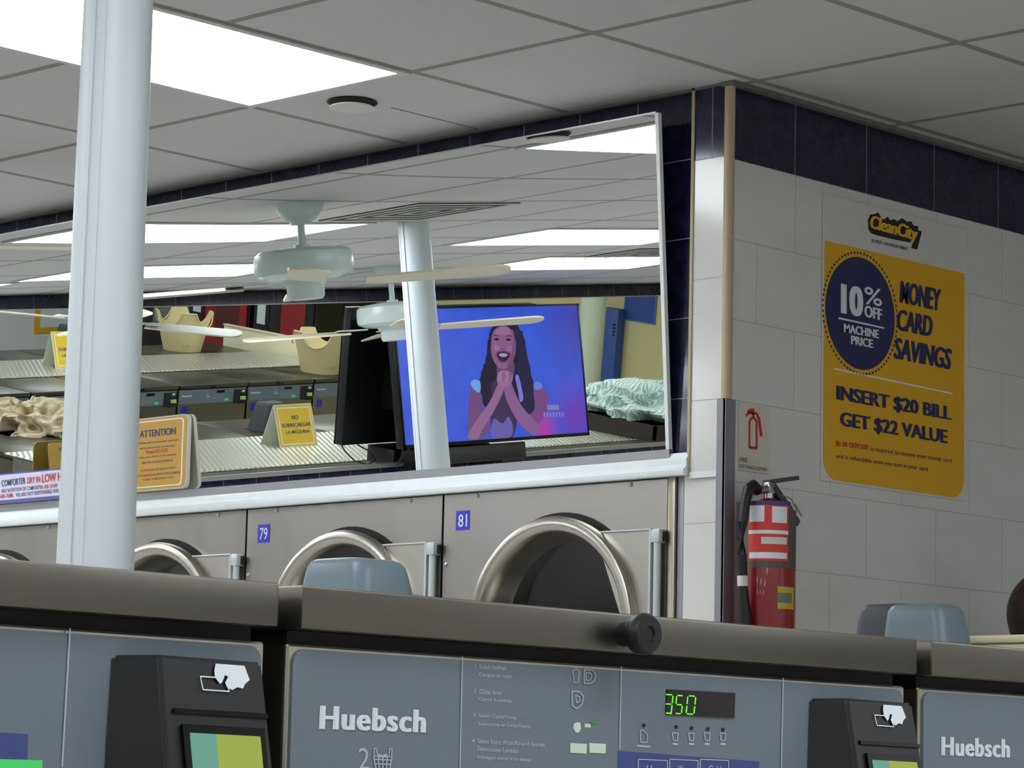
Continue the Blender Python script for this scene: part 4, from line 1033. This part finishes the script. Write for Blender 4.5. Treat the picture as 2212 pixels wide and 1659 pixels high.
t = thing('pipe_pole', 'pale round pole reflected between the TV and the blue cabinet', 'pole', (.04, -12.5, 0)); MB().lathe([(0, 0), (.105, 0), (.105, H), (0, H)], Matrix.Translation((.04, -12.5, 0)), 32).build('shaft', mat('pole_cream', 'ccd2b8', .5), t)
MB().lathe([(.105, 0), (.13, 0), (.13, .03), (.105, .05)], Matrix.Translation((.04, -12.5, 0)), 32).build('base_collar', mat('pole_cream', 'ccd2b8', .5), t)
def wsign(x0, x1, z0, z1, label, m_, m2):
    t = thing('wall_sign', label, 'sign', ((x0+x1)/2, YS, (z0+z1)/2))
    MB().box((x0, YS+.001, z0), (x1, YS+.012, z1), .003).build('frame', m2, t); MB().box((x0+.015, YS+.012, z0+.015), (x1-.015, YS+.014, z1-.015)).build('face', m_, t, smooth=0)
    MB().box((x0+.2*(x1-x0), YS+.014, z1-.10), (x1-.5*(x1-x0), YS+.0155, z1-.07)).build('print', M_WHITE, t, smooth=0)
wsign(.215, .575, H-1.148, H-.80, 'blue framed sign reflected on the cream wall at the right end', mat('sign_blue', '3350a0', .45), mat('sign_frame_blue', '5f74b4', .45))
wsign(-.10, .14, H-1.14, H-.80, 'yellow sign reflected at the right edge of the mirror beside the blue one', M_YEL, mat('sign_frame_yellow', 'd8b040', .45))
# framed yellow sign on the far wall
t = thing('wall_sign', 'white sign with a yellow frame reflected at the far left of the mirror', 'sign', (XE, -12.2, .95))
MB().box((XE-.015, -12.6, .72), (XE-.001, -11.9, 1.25), .01).build('frame', M_YEL, t); MB().box((XE-.018, -12.54, .78), (XE-.0145, -11.96, 1.19)).build('face', M_WHITE, t, smooth=0)

# ================================================================== PERSON AT THE RIGHT EDGE
def person(x, y, label):
    t = thing('person', label, 'person', (x, y, 0))
    def skin(name, chain, m_):
        me = bpy.data.meshes.new(name); V, E_, R_ = [], [], []
        for ch in chain:
            prev = None
            for item in ch:
                if isinstance(item, int): prev = item; continue
                V.append(Vector(item[:3])); R_.append(item[3])
                if prev is not None: E_.append((prev, len(V)-1))
                prev = len(V)-1
        me.from_pydata(V, E_, []); o = bpy.data.objects.new(name, me); COL.objects.link(o); o.parent = t
        md = o.modifiers.new('skin', 'SKIN'); sv = me.skin_vertices[0].data
        for i, r in enumerate(R_): sv[i].radius = (r, r); sv[i].use_root = (i == 0)
        s2 = o.modifiers.new('sub', 'SUBSURF'); s2.levels = 2; s2.render_levels = 2
        me.materials.append(m_); me.shade_smooth(); return o
    hz = H-1.185                             # crown height
    s = hz/1.62
    Z = lambda v: v*s
    ch = [[(0, 0, Z(.93), .115), (0, 0, Z(1.10), .11), (0, 0, Z(1.28), .125), (0, 0, Z(1.36), .07), (0, 0, Z(1.42), .05), (.01, 0, Z(1.50), .078), (.01, 0, Z(1.555), .07)]]
    for sd in (1, -1):
        ch.append([2, (0, sd*.15, Z(1.30), .055), (.01, sd*.20, Z(1.08), .042), (.10, sd*.19, Z(.90), .034), (.16, sd*.18, Z(.85), .028)])
        base = None
    for sd in (1, -1): ch.append([0, (0, sd*.09, Z(.86), .085), (.01, sd*.095, Z(.48), .055), (0, sd*.095, Z(.09), .038), (.10, sd*.10, Z(.035), .034)])
    body = skin('body', ch, mat('skin_tone', 'b07f63', .55))
    for sd in (1, -1):
        for k, (dy, ln_) in enumerate(((-.030, .045), (-.012, .075), (.002, .083), (.016, .077), (.030, .06))):
            a = Vector((.16, sd*.18+dy*.8, Z(.845))); skin('finger', [[(a.x, a.y, a.z, .011), (a.x+ln_*.5, a.y+dy*.2, a.z-.02, .009), (a.x+ln_*.8, a.y+dy*.2, a.z-.045, .0075)]], mat('skin_tone', 'b07f63', .55))
    skin('shirt', [[(0, 0, Z(.95), .135), (0, 0, Z(1.10), .128), (0, 0, Z(1.29), .135), (0, 0, Z(1.355), .075)], [2, (0, .15, Z(1.30), .068), (.01, .205, Z(1.10), .056)], [2, (0, -.15, Z(1.30), .068), (.01, -.205, Z(1.10), .056)]], mat('shirt_grey', '4b4f5c', .9))
    skin('trousers', [[(0, 0, Z(.95), .128), (0, .09, Z(.84), .10), (.01, .095, Z(.48), .068), (0, .095, Z(.12), .05)], [0, (0, -.09, Z(.84), .10), (.01, -.095, Z(.48), .068), (0, -.095, Z(.12), .05)]], mat('trousers_blue', '2c3448', .9))
    b = MB()
    for sd in (1, -1): b.ball((.06, sd*.098, .045), 1, (.13, .05, .045), 18)
    b.build('shoes', mat('shoe_black', '1a1a1c', .6), t, world=False)
    # hair falls over the nape, face looks away from the room (+y)
    k = NT('brown_hair'); v_, s_ = k.obj(); nz = k.noise(v_, 22, 4, .6, (6, 6, 1)); k.l(k.mix(nz, lin('100a08'), lin('452b1e')), k.b.inputs['Base Color']); k.b.inputs['Roughness'].default_value = .45
    b = MB(); b.ball((0, 0, hz-.105), 1, (.098, .102, .112), 36)
    for v in b.b.verts:
        if v.co.z < hz-.12: f = min(1, (hz-.12-v.co.z)/.1); v.co.z -= .06*f; v.co.x *= 1-.18*f; v.co.y *= 1-.15*f
        a_ = math.atan2(v.co.y, v.co.x); v.co.x *= 1+.012*sin(a_*23); v.co.y *= 1+.012*sin(a_*19)
    b.build('hair', k.m, t, world=False)
    b = MB()
    for sd in (-1, 1): b.ball((sd*.032, .097, hz-.125), .011, (1, .6, .8), 12)
    b.ball((0, .108, hz-.15), .014, (.8, 1, 1.3), 12); b.ball((0, .098, hz-.18), .02, (1.1, .4, .35), 12)
    b.build('face', mat('skin_tone', 'b07f63', .55), t, world=False)
    return t
hp_ = ony(2165, 1290, .8)
person(hp_.x+.092, .86, 'dark haired head of a person at the right edge behind the near washers')
